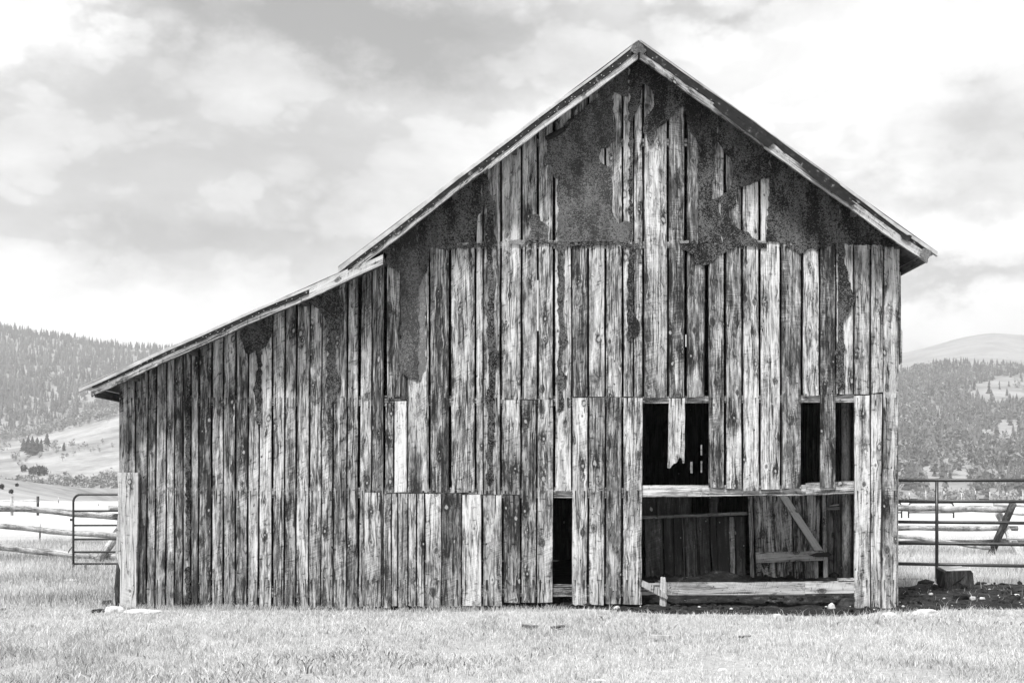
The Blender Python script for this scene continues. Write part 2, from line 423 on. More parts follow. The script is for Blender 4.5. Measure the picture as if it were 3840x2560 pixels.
def tube(name, parent, path, rads, mat, k=10, rough=0.0, smooth=True, cap=True, twist=0.0):
    path = [Vector(p_) for p_ in path]; n = len(path)
    if not hasattr(rads, '__len__'): rads = [rads] * n
    verts = []; uvs = []; run = 0
    up0 = Vector((0, 0, 1))
    t0 = (path[1] - path[0]).normalized()
    if abs(t0.dot(up0)) > 0.9: up0 = Vector((0, 1, 0))
    for i in range(n):
        tg = (path[min(i + 1, n - 1)] - path[max(i - 1, 0)]).normalized()
        s_ = tg.cross(up0).normalized(); u_ = s_.cross(tg)
        if i: run += (path[i] - path[i - 1]).length
        for j in range(k):
            a = 2 * math.pi * j / k
            rr = rads[i] * (1 + random.uniform(-rough, rough))
            verts.append(path[i] + s_ * math.cos(a) * rr + u_ * math.sin(a) * rr)
            uvs.append((abs(j / k * 2 - 1) * math.pi * rads[i], run))
    faces = strip_faces(k, n, True)
    if cap: faces += [tuple(range(k - 1, -1, -1)), tuple(range((n - 1) * k, n * k))]
    o = finish(name, verts, faces, mat, parent, uvs)
    bm = bmesh.new(); bm.from_mesh(o.data); bmesh.ops.recalc_face_normals(bm, faces=bm.faces)
    for f in bm.faces: f.smooth = smooth and len(f.verts) == 4
    bm.to_mesh(o.data); bm.free()
    return o

def roughen(pts, amp, step):
    out = []
    n = len(pts)
    for i in range(n):
        a = Vector((pts[i][0], pts[i][1])); b = Vector((pts[(i + 1) % n][0], pts[(i + 1) % n][1]))
        d = b - a; m = max(1, int(d.length / step)); nrm = Vector((-d.y, d.x)).normalized() if d.length > 0 else Vector((0, 0))
        for j in range(m):
            q = a + d * (j / m)
            if j: q += nrm * random.uniform(-amp, amp)
            out.append((q.x, q.y))
    return out
def slab(name, parent, pts, y, t, mat, amp=4, step=9, tone=0.0, uvflip=False):
    """flat torn sheet or broken board: outline in elevation readings, at depth y, thickness t"""
    pp = roughen(pts, amp, step) if amp else list(pts)
    if mat is TAR: pp = roughen(pp, 1.6, 3.5)
    fr = [W(a, b, y) for a, b in pp]
    tri = tessellate_polygon([[Vector((v.x, v.z, 0)) for v in fr]])
    n = len(fr)
    verts = fr + [v + Vector((0, t, 0)) for v in fr]
    faces = [tuple(f) for f in tri] + [(i, (i + 1) % n, n + (i + 1) % n, n + i) for i in range(n)]
    xs = [v.x for v in fr]; cx = (min(xs) + max(xs)) / 2; hw = (max(xs) - min(xs)) / 2
    uvs = [(v.x - cx, v.z) for v in verts]
    pl = [((v.x - cx) / hw, v.z, tone) for v in verts]
    o = finish(name, verts, faces, mat, parent, uvs, pl)
    bm = bmesh.new(); bm.from_mesh(o.data); bmesh.ops.recalc_face_normals(bm, faces=bm.faces); bm.to_mesh(o.data); bm.free()
    return o

def rock(name, c, size, mat, seed, flat=0.0):
    bm = bmesh.new(); bmesh.ops.create_icosphere(bm, subdivisions=3, radius=1)
    off = Vector((seed * 3.7, seed * 1.3, seed * 7.1))
    for v in bm.verts:
        d = 1 + 0.38 * mnoise.noise(v.co * 1.1 + off) + 0.16 * mnoise.noise(v.co * 2.9 + off)
        v.co = v.co * d
        if v.co.z > 0.55 - flat * 0.3: v.co.z = 0.55 - flat * 0.3 + (v.co.z - 0.55 + flat * 0.3) * 0.35
        v.co = Vector((v.co.x * size[0], v.co.y * size[1], v.co.z * size[2]))
    me = bpy.data.meshes.new(name); bm.to_mesh(me); bm.free(); me.materials.append(mat)
    for f in me.polygons: f.use_smooth = False
    o = bpy.data.objects.new(name, me); col.objects.link(o); o.location = c
    return o

# ------------------------------------------------------------------ setting: ground, dirt, hills
def gz(x, y):
    z = 0.0
    if y > 70: z -= 9.0 * min(1.0, (y - 70) / 330.0) ** 1.3
    z += 0.03 * mnoise.noise(Vector((x * 0.35, y * 0.35, 0))) + 0.012 * mnoise.noise(Vector((x * 1.6, y * 1.6, 4)))
    if y < -1.0: z -= 0.008 * (-1.0 - y)
    return z - 0.012
ys = np.unique(np.concatenate([np.arange(-40, -8, 4.0), np.arange(-8, 14, 0.35), np.geomspace(14, 4200, 50)]))
xs = np.unique(np.concatenate([-np.geomspace(12, 4100, 34), np.arange(-12, 12.01, 0.4), np.geomspace(12, 4100, 34)]))
gv = [(x, y, gz(x, y)) for y in ys for x in xs]
nx = len(xs)
gf = [(j * nx + i, j * nx + i + 1, (j + 1) * nx + i + 1, (j + 1) * nx + i) for j in range(len(ys) - 1) for i in range(nx - 1)]
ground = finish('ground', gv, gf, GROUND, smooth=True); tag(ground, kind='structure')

def dirt_front(x):
    pts = ((-6, 0.0), (-3.9, -0.02), (-3.2, -0.05), (-2.6, -0.08), (-1.6, -0.08), (-0.9, -0.02), (-0.3, -0.05), (0.45, -0.09), (0.7, -0.16), (1.2, -0.36), (1.7, -0.70), (3.9, -0.72), (4.3, -0.50), (4.6, -0.18), (5.5, -0.13), (12, -0.35))
    for (a, b), (c, d) in zip(pts, pts[1:]):
        if a <= x <= c: e = b + (d - b) * (x - a) / (c - a); break
    else: e = -0.1
    return e + 0.06 * mnoise.noise(Vector((x * 2.3, 9, 0))) + 0.045 * mnoise.noise(Vector((x * 7, 3, 0)))
def dirt_back(x):
    return 3.3 + 0.5 * mnoise.noise(Vector((x * 1.3, 5, 0))) if x > 4.9 else 8.6
def in_dirt(x, y):
    if x < -4.7 or x > 11: return False
    return dirt_front(x) < y < dirt_back(x)
def dirt_z(x, y):
    e = min(y - dirt_front(x), dirt_back(x) - y, (x + 4.8) * 0.8)
    z = -0.05 + 0.075 * max(0, min(1, e / 0.16))
    a = max(0, min(1, e / 0.3))
    z += a * (0.035 * mnoise.noise(Vector((x * 3.1, y * 3.1, 1))) + 0.022 * mnoise.noise(Vector((x * 9, y * 9, 2))) + 0.012 * mnoise.noise(Vector((x * 23, y * 23, 5))))
    if x < 4.8 and y > 0.1:
        z += 0.25 * min(1, (y - 0.1) / 0.9) * min(1, max(0, (x - 0.9) / 0.8))
        z += 0.09 * math.exp(-((x - 2.85) / 0.35) ** 2 - ((y - 1.2) / 0.4) ** 2)
    return z
dv = []; df = []
dxs = np.arange(-4.8, 11.0, 0.055); dys = np.concatenate([np.arange(-0.95, 2.6, 0.055), np.arange(2.6, 8.7, 0.25)])
for y in dys:
    for x in dxs: dv.append((x, y, dirt_z(x, y)))
for j in range(len(dys) - 1):
    for i in range(len(dxs) - 1):
        a = j * len(dxs) + i
        if dxs[i] > 4.9 and dys[j] > 4.4: continue
        df.append((a, a + 1, a + 1 + len(dxs), a + len(dxs)))
dirt = finish('dirt_ground', dv, df, DIRT, smooth=True); tag(dirt, kind='structure')

def interp(pts, x):
    if x <= pts[0][0]: return pts[0][1]
    for (a, b), (c, d) in zip(pts, pts[1:]):
        if x <= c: return b + (d - b) * (x - a) / (c - a)
    return pts[-1][1]
class Hill:
    def __init__(self, crest, base_py, d0, d1, seed, rough=0.03, bow=1.0):
        self.crest = crest; self.bp = base_py; self.d0 = d0; self.d1 = d1; self.seed = seed; self.rough = rough; self.bow = bow
    def at(self, px, r):
        d = self.d0 + (self.d1 - self.d0) * r
        zb = EYE + (1800 - self.bp) / 4500 * self.d0
        zc = EYE + (1800 - interp(self.crest, px)) / 4500 * self.d1
        z = zb + (zc - zb) * (r ** self.bow)
        x = (px - 1920) / 4500 * d
        k = 4.0 / (self.d1 - self.d0)
        amp = self.rough * (zc - zb) * min(1, r * 3)
        z += amp * (mnoise.noise(Vector((x * k, d * k, self.seed))) + 0.5 * mnoise.noise(Vector((x * k * 3, d * k * 3, self.seed))))
        return Vector((x, d - D, z))
    def build(self, mat, p0, p1, cols=90, rows=36):
        v = []; f = []
        for j in range(rows + 4):
            r = min(j / (rows - 1), 1.0)
            for i in range(cols):
                px = p0 + (p1 - p0) * i / (cols - 1)
                q = self.at(px, r)
                if j >= rows:
                    k = j - rows + 1
                    q = q + Vector((0, k * 0.12 * (self.d1 - self.d0), -abs(q.z) * 0.11 * k * k))
                v.append(q)
        for j in range(rows + 3):
            for i in range(cols - 1):
                a = j * cols + i; f.append((a, a + 1, a + 1 + cols, a + cols))
        o = finish('hill', v, f, mat, smooth=True); tag(o, kind='structure'); return o
hillL5 = Hill(((-2500, 1180), (-900, 1190), (0, 1225), (150, 1255), (300, 1283), (450, 1303), (640, 1312), (1000, 1350), (2000, 1500)), 1780, 1000, 1900, 1.5, 0.02)
hillL5.build(HILLFOREST, -2500, 2000)
hillL4 = Hill(((-2500, 1700), (-400, 1660), (0, 1640), (120, 1625), (250, 1595), (440, 1545), (700, 1500), (1500, 1560), (2200, 1700)), 1885, 480, 960, 4.2, 0.03, 1.15)
hillL4.build(HILL, -2500, 2200)
hillL1 = Hill(((-3000, 1650), (-400, 1750), (-100, 1788), (0, 1806), (100, 1832), (200, 1857), (300, 1876), (380, 1890), (900, 1905)), 1905, 110, 210, 8.8, 0.015, 1.0)
hillL1.build(HILL, -2600, 600, 80, 20)
hillR1 = Hill(((2200, 1480), (3000, 1360), (3390, 1322), (3480, 1300), (3600, 1266), (3680, 1253), (3745, 1247), (3790, 1254), (3840, 1257), (4400, 1310), (5600, 1420)), 1560, 1900, 3400, 2.2, 0.012)
hillR1.build(HILLFAR, 2200, 5600)
hillR2 = Hill(((1600, 1650), (2600, 1480), (3300, 1408), (3400, 1396), (3500, 1380), (3620, 1378), (3720, 1384), (3840, 1386), (4400, 1350), (6500, 1300)), 1868, 520, 1500, 6.1, 0.03, 1.1)
hillR2.build(HILLFOREST, 1600, 6500)

# ------------------------------------------------------------------ woods on the hills
def np_object(name, V, F, mat, tone):
    me = bpy.data.meshes.new(name)
    k = F.shape[1]
    me.vertices.add(len(V)); me.vertices.foreach_set('co', V.astype(np.float32).ravel())
    me.loops.add(F.size); me.loops.foreach_set('vertex_index', F.astype(np.int32).ravel())
    me.polygons.add(len(F)); me.polygons.foreach_set('loop_start', np.arange(0, F.size, k, dtype=np.int32))
    at = me.attributes.new('pl', 'FLOAT_VECTOR', 'POINT')
    p3 = np.zeros((len(V), 3), np.float32); p3[:, 2] = tone
    at.data.foreach_set('vector', p3.ravel())
    me.materials.append(mat); me.update(calc_edges=True); me.validate()
    o = bpy.data.objects.new(name, me); col.objects.link(o)
    return o
def conifer_template(seed, layers=4, k=7, slim=0.2):
    rs = np.random.default_rng(seed); V = []; F = []
    for l in range(layers):
        z0 = 0.06 + 0.80 * l / layers; z1 = min(1.0, z0 + 1.35 / layers); r0 = slim * (1 - z0) ** 0.8 * rs.uniform(0.85, 1.15)
        b = len(V)
        for j in range(k):
            a = 2 * math.pi * (j + rs.uniform(-.3, .3)) / k; rr = r0 * rs.uniform(0.6, 1.25)
            V.append((rr * math.cos(a), rr * math.sin(a), z0 - rs.uniform(0, .05)))
        V.append((rs.uniform(-.015, .015), rs.uniform(-.015, .015), z1))
        for j in range(k): F.append((b + j, b + (j + 1) % k, b + k))
    return np.array(V), np.array(F)
def round_template(seed, n=34, rx=0.3):
    """broadleaf crown: small ragged leaf clumps through an egg-shaped volume, plus a thin stem"""
    rs = np.random.default_rng(seed); V = []; F = []
    for _ in range(n):
        u = rs.normal(size=3); u /= np.linalg.norm(u); q = rs.uniform(0.45, 1.0)
        c = np.array((u[0] * rx * q, u[1] * rx * q, 0.58 + u[2] * 0.40 * q))
        b = len(V)
        for j in range(4):
            V.append(c + rs.normal(size=3) * (0.075, 0.075, 0.075))
        F += [(b, b + 1, b + 2), (b, b + 2, b + 3)]
    b = len(V); V += [(-.02, 0, 0), (.02, 0, 0), (0, 0.02, .6)]; F.append((b, b + 1, b + 2))
    return np.array(V), np.array(F)
CON = [conifer_template(s, 4 + s % 2, 6, 0.16 + 0.03 * (s % 4)) for s in range(7)]
ASP = [round_template(40 + s, 30, 0.24 + 0.05 * (s % 3)) for s in range(6)]
def scatter(name, spots, templates, mat, kind='stuff'):
    VV = []; FF = []; TT = []; base = 0
    for (p_, h, tn) in spots:
        V, F = templates[rng.integers(len(templates))]
        a = rng.uniform(0, 6.28); ca, sa = math.cos(a), math.sin(a)
        wx = h * rng.uniform(0.85, 1.2)
        v = np.empty_like(V); v[:, 0] = (V[:, 0] * ca - V[:, 1] * sa) * wx + p_[0]; v[:, 1] = (V[:, 0] * sa + V[:, 1] * ca) * wx + p_[1]
        v[:, 2] = V[:, 2] * h + p_[2] - 0.3
        VV.append(v); FF.append(F + base); base += len(V)
        TT.append(np.clip(max(tn, 0.0) + (V[:, 2] - 0.5) * 0.15 + rng.normal(size=len(V)) * 0.12, 0, 1))
    o = np_object(name, np.concatenate(VV), np.concatenate(FF), mat, np.concatenate(TT)); tag(o, kind=kind)
    return o
def proj(p_):
    d = p_[1] + D
    return 1920 + p_[0] / d * 4500, 1800 - (p_[2] - EYE) / d * 4500
def patch(x, y, s, seed): return mnoise.noise(Vector((x * s, y * s, seed)))
spots = []; aspots = []
for _ in range(8600):
    px = rng.uniform(-700, 1500); r = rng.uniform(0.02, 1.0)
    p_ = hillL5.at(px, r); qx, qy = proj(p_)
    n = patch(qx, qy * 1.8, 0.006, 3)
    if n > 0.38 and qy > 1250: continue
    if n > 0.22 and rng.random() < 0.5:
        aspots.append((p_, rng.uniform(6, 11), rng.uniform(0.2, 0.8))); continue
    spots.append((p_, rng.uniform(6, 17) * (1.0 if r < .9 else 0.9), 0.45 * patch(qx, qy, 0.02, 9) + 0.30 + 0.5 * rng.random() * (0.6 + 0.8 * max(0, min(1, (qy - 1250) / 300)))))
for _ in range(700):      # the treed skyline
    px = rng.uniform(-700, 1500); p_ = hillL5.at(px, rng.uniform(0.95, 1.0))
    spots.append((p_, rng.uniform(6, 13), rng.uniform(0.0, 0.35)))
for _ in range(11000):
    px = rng.uniform(2450, 4600); r = rng.random() ** 0.8 * 0.995
    p_ = hillR2.at(px, r); qx, qy = proj(p_)
    if ((qx - 3790) / 165) ** 2 + ((qy - 1475) / 52) ** 2 < 1 and rng.random() < 0.97: continue
    if ((qx - 3780) / 110) ** 2 + ((qy - 1640) / 45) ** 2 < 1 and rng.random() < 0.75: continue
    n = patch(qx, qy * 1.6, 0.009, 6)
    if n > 0.42 and rng.random() < 0.8: continue
    if r < 0.10 and n > 0.0: continue
    dark = max(0.0, min(1.0, (1500 - qy) / 130))
    if rng.random() < 0.28 + 0.2 * (1 - dark):
        aspots.append((p_, rng.uniform(7, 12), rng.uniform(0.0, 0.7)))
    else:
        spots.append((p_, rng.uniform(6, 15), 0.4 * patch(qx, qy, 0.02, 19) + rng.uniform(0.25, 0.95) * (1 - 0.55 * dark)))
for _ in range(140):      # scattered shrubs on the bald hill
    p_ = hillR1.at(rng.uniform(3000, 4500), rng.uniform(0.25, 0.62))
    spots.append((p_, rng.uniform(3, 7), 0.5))
scatter('conifer_forest', spots, CON, CONIFER)
for _ in range(700):      # aspen edge below the left-hand conifers
    px = rng.uniform(-700, 1500); p_ = hillL4.at(px, rng.uniform(0.90, 1.0))
    aspots.append((p_, rng.uniform(6, 10), rng.uniform(0.5, 1.0)))
for _ in range(420):
    px = rng.uniform(-700, 1500); p_ = hillL4.at(px, rng.uniform(0.40, 0.95))
    if patch(p_[0], p_[1], 0.012, 2) > 0.05: aspots.append((p_, rng.uniform(3, 7), rng.uniform(0.6, 1.0)))
for _ in range(1800):     # aspen belt along the creek
    px = rng.uniform(-700, 1500); t = patch(px, 0, 0.008, 1)
    p_ = hillL4.at(px, rng.uniform(0.0, 0.17 + 0.08 * t))
    aspots.append((p_, rng.uniform(4, 8) * (1 + 0.4 * t), rng.uniform(0.35, 1.0)))
for _ in range(800):
    px = rng.uniform(2500, 4600); d = rng.uniform(430, 500); x = (px - 1920) / 4500 * d
    if patch(px, 0, 0.008, 12) < -0.1: continue
    aspots.append((Vector((x, d - D, gz(x, d - D))), rng.uniform(4, 8), rng.uniform(0.3, 0.9)))
scatter('aspen_wood', aspots, ASP, ASPEN)

def single_tree(name, label, cat, p_, h, tone, tmpl, mat, group=None):
    root = empty(name, p_, label, cat, group)
    V, F = tmpl
    me = bpy.data.meshes.new('crown'); me.from_pydata([tuple(v * h) for v in V], [], [tuple(int(i) for i in f) for f in F])
    at = me.attributes.new('pl', 'FLOAT_VECTOR', 'POINT')
    for i in range(len(V)): at.data[i].vector = (0, 0, max(0, min(1, tone + random.uniform(-.2, .2))))
    me.materials.append(mat); o = bpy.data.objects.new('crown', me); col.objects.link(o); o.parent = root
    tr = tube('trunk', root, [Vector(p_) + Vector((0, 0, -0.2)), Vector(p_) + Vector((0.02 * h, 0, h * 0.3)), Vector(p_) + Vector((0, 0, h * 0.85))], [0.03 * h, 0.022 * h, 0.005 * h], POST, 6)
    return root
def on_hill(h, px, py):
    best = None
    for i in range(200):
        p_ = h.at(px, i / 199); q = proj(p_)
        e = abs(q[1] - py)
        if best is None or e < best[0]: best = (e, p_)
    return best[1]
FULL = []
for s_ in range(4):
    V_, F_ = round_template(90 + s_, 190, 0.42); V_[:, 2] = np.maximum(V_[:, 2] * 1.1 - 0.2, -0.02); FULL.append((V_, F_))
BUSHC = [conifer_template(70 + s, 5, 8, 0.34) for s in range(4)]
clump = ((88, 1690, 9, 'leftmost small conifer of the dark clump on the pale left slope'), (105, 1700, 12, 'second conifer from the left in the dark clump on the left slope'),
         (122, 1708, 13, 'tallest conifer low in the middle of the dark clump, left slope'), (140, 1700, 11, 'second conifer from the right in the dark clump, left slope'),
         (154, 1694, 9, 'rightmost conifer of the dark clump on the pale left slope'))
for px, py, h, lab in clump:
    single_tree('conifer_tree', lab, 'tree', on_hill(hillL4, px, py), h, 0.15, random.choice(BUSHC), CONIFER, 'dark clump on the pale left slope')
for px, py, h, lab in ((90, 1768, 4.5, 'leftmost and smallest dark bushy tree above the grey aspen belt'), (120, 1779, 5, 'second dark bushy tree above the aspen belt, right of the smallest'),
                       (141, 1784, 6.5, 'largest dark bushy tree above the grey aspen belt'), (162, 1782, 5.5, 'rightmost dark bushy tree above the grey aspen belt')):
    single_tree('creek_tree', lab, 'tree', on_hill(hillL4, px, py), h, 0.2, random.choice(FULL), CONIFER, 'dark trees above the aspen belt')
for px, py, h, lab in ((177, 1675, 10, 'tall narrow conifer standing right of the dark clump on the left slope'),
                       (240, 1690, 6, 'small lone conifer furthest right on the pale left slope'),
                       (3622, 1458, 11, 'lone round conifer at the left edge of the right hill clearing'),
                       (3652, 1462, 9, 'small lone conifer standing inside the right hill clearing')):
    single_tree('lone_conifer', lab, 'tree', on_hill(hillL4 if px < 1000 else hillR2, px, py), h, 0.15, random.choice(BUSHC), CONIFER)
for px, py, h, lab in ((6, 1834, 0.75, 'large dark bush cut by the left picture edge on the near rise'), (63, 1824, 0.6, 'round dark bush high on the near rise at far left'),
                       (42, 1851, 0.6, 'dark bush lowest on the near rise at far left')):
    single_tree('dark_bush', lab, 'bush', on_hill(hillL1, px, py), h * 1.2, 0.15, random.choice(FULL), CONIFER)
# ------------------------------------------------------------------ the barn
barn = empty('barn', (0.0, 4.5, 0.0), 'large weathered plank barn with lean-to and torn tar paper on its gable', 'barn')
YF = -0.42; DEPTH = 9.0
ml = lambda x: 148 + 0.7547 * (2397 - x)
mr = lambda x: 148 + 0.7129 * (x - 2397)
ln = lambda x: 1454 - 0.4435 * (x - 295)
SF = (YF + D) / D
def roof_z(X, off=24):
    px = 1920 + X * 300 / SF
    f = ln if (X * 300 + 1920) < 1440 else (ml if px < 2397 else mr)
    return EYE + (1800 - f(px) - off) / 300 * SF

def plank(x0, x1, yt, yb, tones=(0,), x0b=None, x1b=None, name='plank', y=None, mat=None, t=0.024):
    x0b = x0 if x0b is None else x0b; x1b = x1 if x1b is None else x1b
    gp = random.choice((0.5, 0.9, 1.2, 1.6)); x0 += gp; x0b += gp; x1 -= gp; x1b -= gp
    y = -0.024 + random.uniform(-0.006, 0.004) if y is None else y
    if yt is None:
        A, B = W(x0, 0, y), W(x1, 0, y); A.z = roof_z(A.x); B.z = roof_z(B.x)
    else: A, B = W(x0, yt + random.uniform(-2, 2), y), W(x1, yt + random.uniform(-2, 2), y)
    rb = 1.6 if yb > 2200 else 1.0
    C, E = W(x0b, yb + random.uniform(-4, 2) * rb, y), W(x1b, yb + random.uniform(-5, 2) * rb, y)
    n = max(3, min(6, int((A.z - C.z) / 0.7) + 2))
    L = []; Q = []
    for i in range(n):
        f = i / (n - 1); j = 0.0035 if 0 < i < n - 1 else 0.001
        L.append(A.lerp(C, f) + Vector((random.uniform(-j, j), random.uniform(-.003, .003), 0)))
        Q.append(B.lerp(E, f) + Vector((random.uniform(-j, j), random.uniform(-.003, .003), 0)))
    return rings_board(name, barn, L, Q, (0, 1, 0), t, mat or WOOD, tones)

a, b, c_ = 0.12, 0.24, -0.12
front = [
 # lean-to (x0, x1, top, bottom, tones, x0 bottom, x1 bottom)
 (446, 507, None, 2268, (.22, .05, .1, .12)), (510, 556, None, 2276, (.2, .18, .22, .2), 512, 547), (558, 587, None, 2276, (.2, .24, .1, .1), 549, 579),
 (589, 625, None, 2280, (.15, -.15, -.1, -.02), 581, 620), (627, 654, None, 2284, (.2, .0, .02, .06), 622, 652), (656, 686, None, 2286, (.2, .02, -.02, .08), 654, 685),
 (688, 713, None, 2286, (.18, .1, .06, .05), 687, 713), (717, 746, None, 2288, (.1, -.08, -.02, .05), 716, 743), (748, 793, None, 2288, (.2, .18, .05, .1), 745, 791),
 (796, 837, None, 2288, (.12, -.02, -.02, .03), 794, 836), (839, 884, None, 2289, (.1, .05, .04, .02), 838, 881), (887, 931, None, 2289, (.15, .16, .05, .04), 884, 925),
 (934, 976, None, 2289, (.1, 0, .02, .04), 929, 965), (978, 1021, None, 2286, (.0, -.16, -.05, 0), 970, 1017), (1024, 1069, None, 2286, (.15, -.14, 0, .08), 1024, 1064),
 (1071, 1112, None, 2284, (.18, -.12, -.02, -.02), 1066, 1107), (1115, 1162, None, 2285, (.18, .0, -.05, -.06), 1110, 1156), (1165, 1208, None, 2280, (.02, -.16, .02, -.04), 1158, 1201),
 (1210, 1247, None, 2281, (.05, 0, .02, .04), 1203, 1248), (1250, 1302, None, 2281, (.1, -.05, .02, .0), 1250, 1298), (1306, 1344, None, 2276, (.16, .12, .22, .16), 1299, 1342),
 (1357, 1394, None, 2276, (.1, -.12, -.02, 0), 1344, 1392), (1396, 1441, None, 2276, (.12, .08, .1, .0), 1395, 1438),
 # foot row
 (1366, 1429, 1845, 2279, (-.12, -.1, .03)), (1438, 1467, 1850, 2277, (.18, .2, .1)), (1468, 1491, 1850, 2276, (.0, .0, .05)), (1492, 1529, 1850, 2276, (-.08, -.08, -.04)),
 (1531, 1561, 1850, 2275, (-.1, -.06, 0)), (1562, 1592, 1850, 2275, (-.12, -.08, -.04)), (1594, 1655, 1850, 2278, (-.1, -.12, 0)), (1657, 1730, 1851, 2274, (.26, .2, .02)),
 (1732, 1806, 1854, 2273, (-.16, -.14, -.04)), (1810, 1884, 1856, 2270, (-.06, .02, .1)), (1887, 1952, 1856, 2259, (.24, .24, .12)),
 # under the lean-to junction
 (1478, 1526, 1505, 1846, (-.2, -.18, -.14)), (1444, 1477, 1510, 1846, (.05, .04, .08)), (1528, 1604, None, 1846, (.0, -.1, .02)),
 (1597, 1608, None, 1844, (.05,)), (1612, 1685, None, 1845, (-.06, .08, .22, .26)), (1692, 1780, None, 1849, (-.08, -.06, .04, .0)),
 (1786, 1811, None, 1853, (-.04, .06, .12)), (1813, 1876, None, 1853, (.0, .06, .12)),
 (1881, 1953, None, 1498, (-.02, -.1, -.02)), (1881, 1952, 1500, 1853, (-.14, -.02, .04)),
 (1958, 2014, None, 1498, (.06, -.08, .06)), (1957, 2013, 1500, 2257, (.12, .1, .0, .04), 1955, 2011),
 (2019, 2074, None, 1498, (.1, .06, .1, .16)), (2016, 2076, 1499, 2262, (.04, .16, .0, .02), 2014, 2073),
 (2082, 2142, None, 1842, (.0, .0, -.02, -.14)), (2145, 2204, None, 1490, (.0, -.02, .16, .06)), (2146, 2205, 1491, 2267, (-.08, -.1, -.02, -.06), 2144, 2202),
 (2208, 2269, None, 1489, (-.04, -.12, -.08)), (2209, 2270, 1490, 2268, (.22, .1, .12, .04), 2208, 2265), (2273, 2332, None, 1490, (-.1, -.06, .1, -.02)), (2273, 2333, 1490, 2269, (.12, .05, .1, .04), 2270, 2330),
 (2337, 2375, None, 1490, (-.1, -.04, .0)), (2377, 2410, None, 1490, (-.08, .0, .02)), (2338, 2411, 1491, 2270, (.06, .06, .04, .06), 2335, 2407),
 (2415, 2502, None, 1492, (-.08, -.22, -.12, .06)), (2508, 2567, None, 1489, (.02, .1, .16, .0)), (2577, 2649, None, 1490, (-.08, .1, .18, .06), 2576, 2642),
 (2657, 2715, None, 1830, (.06, .06, .0, .12)), (2721, 2779, None, 1833, (.06, .02, .04, -.14), 2722, 2784), (2785, 2843, None, 1839, (-.06, .1, .04, -.06), 2787, 2848),
 (2851, 2925, None, 1835, (-.06, -.04, -.02, -.02), 2852, 2926), (2930, 3005, None, 1830, (.06, .12, .14, .08), 2931, 3005), (3011, 3071, None, 1487, (-.1, -.12, -.02)),
 (3077, 3133, None, 1829, (.12, .14, .06, .0), 3075, 3134), (3137, 3145, None, 1476, (-.1,)), (3147, 3199, None, 1476, (.0, -.1, -.02)), (3203, 3262, None, 1480, (-.06, .02, .06)),
 (3203, 3263, 1482, 2285, (-.1, -.06, -.02, .06), 3203, 3264), (3267, 3312, None, 1473, (-.06, -.1, .06)), (3266, 3310, 1475, 2285, (-.2, -.2, -.16, -.04), 3266, 3303),
 (3316, 3374, None, 2283, (-.02, .0, .18, .0), 3306, 3362),
]
for q in front:
    overlay = q[:2] == (1366, 1429)
    if q[2] is None and q[1] < 1442: ld = 0.09 if q[1] < 940 else 0.03; q = q[:4] + ((q[4][0] - 0.13 + ld,) + tuple(v + ld for v in q[4][1:]),) + q[5:]  # lean-to top tones have eave shade painted in; most is taken off here
    plank(*q[:5], *(q[5:] if len(q) > 5 else ()), y=-0.052 if overlay else None)
# jagged ends and broken boards
slab('plank', barn, [(1454, 940), (1500, 915), (1501, 1395), (1500, 1470), (1497, 1488), (1492, 1478), (1488, 1492), (1480, 1480), (1474, 1500), (1468, 1486), (1460, 1500), (1452, 1502), (1451, 1200)], -0.024, 0.024, WOOD, 1.5, 40, 0.16)
slab('plank', barn, [(1503, 960), (1525, 960), (1526, 1500), (1502, 1498)], -0.02, 0.02, WOOD, 1, 60, 0.24)
slab('plank', barn, [(2509, 1493), (2569, 1492), (2567, 1735), (2561, 1737), (2556, 1718), (2549, 1712), (2543, 1726), (2536, 1735), (2526, 1738), (2518, 1748), (2512, 1756), (2504, 1754), (2507, 1620)], -0.026, 0.024, WOOD, 1.5, 30, -0.12)
# corner board, corner post
zb = lambda x, y: (x * 0.408, 1750 + y * 0.408)
o = slab('corner_board', barn, [zb(*q) for q in ((1080, 52), (1272, 52), (1265, 400), (1252, 900), (1250, 1300), (1100, 1300), (1106, 950), (1085, 870), (1063, 800), (1072, 600), (1086, 350))], -0.085, 0.05, PALE, 1.2, 22, -0.07)
o['label'] = 'broad pale board with wavy left edge nailed on the corner'
tube('corner_post', barn, [W(448, 2290, 0.06), W(443, 2200, 0.05), W(449, 2112, 0.06)], [0.05, 0.052, 0.04], POST, 9, 0.12)
slab('loose_board', barn, [(3372, 1020), (3378, 1020), (3379, 1230), (3384, 1245), (3383, 1360), (3374, 1366)], 0.05, 0.03, WOOD, 0.8, 40, 0.2)
# rails behind the boards
def rail(x0, x1, t0, t1, b0, b1, y=0.006, t=0.05, mat=None, tones=(0,), name='wall_rail'):
    n = 4; L = []; Q = []
    for i in range(n):
        f = i / (n - 1); x = x0 + (x1 - x0) * f
        L.append(W(x, t0 + (t1 - t0) * f, y)); Q.append(W(x, b0 + (b1 - b0) * f, y))
    return rings_board(name, barn, L, Q, (0, 1, 0), t, mat or WOOD, tones)
for yy0, yy1 in ((1483, 1522), (1827, 1867)):
    rail(452, 1440, yy0, yy0, yy1, yy1); rail(1441, 2406, yy0, yy0, yy1, yy1, tones=(.05,))
rail(452, 1440, 2195, 2195, 2240, 2240); rail(1441, 2402, 2192, 2190, 2238, 2236, tones=(.0,))
rail(1480, 2400, 905, 905, 932, 932); rail(2401, 3370, 905, 905, 932, 932)
rail(1960, 2840, 520, 520, 548, 548)
rail(2407, 3205, 1486, 1478, 1512, 1509, tones=(.1, .12))
o = rail(2408, 3022, 1819, 1817, 1863, 1858, y=0.0065, t=0.06, mat=WOOD, tones=(-.1, .0, .1))
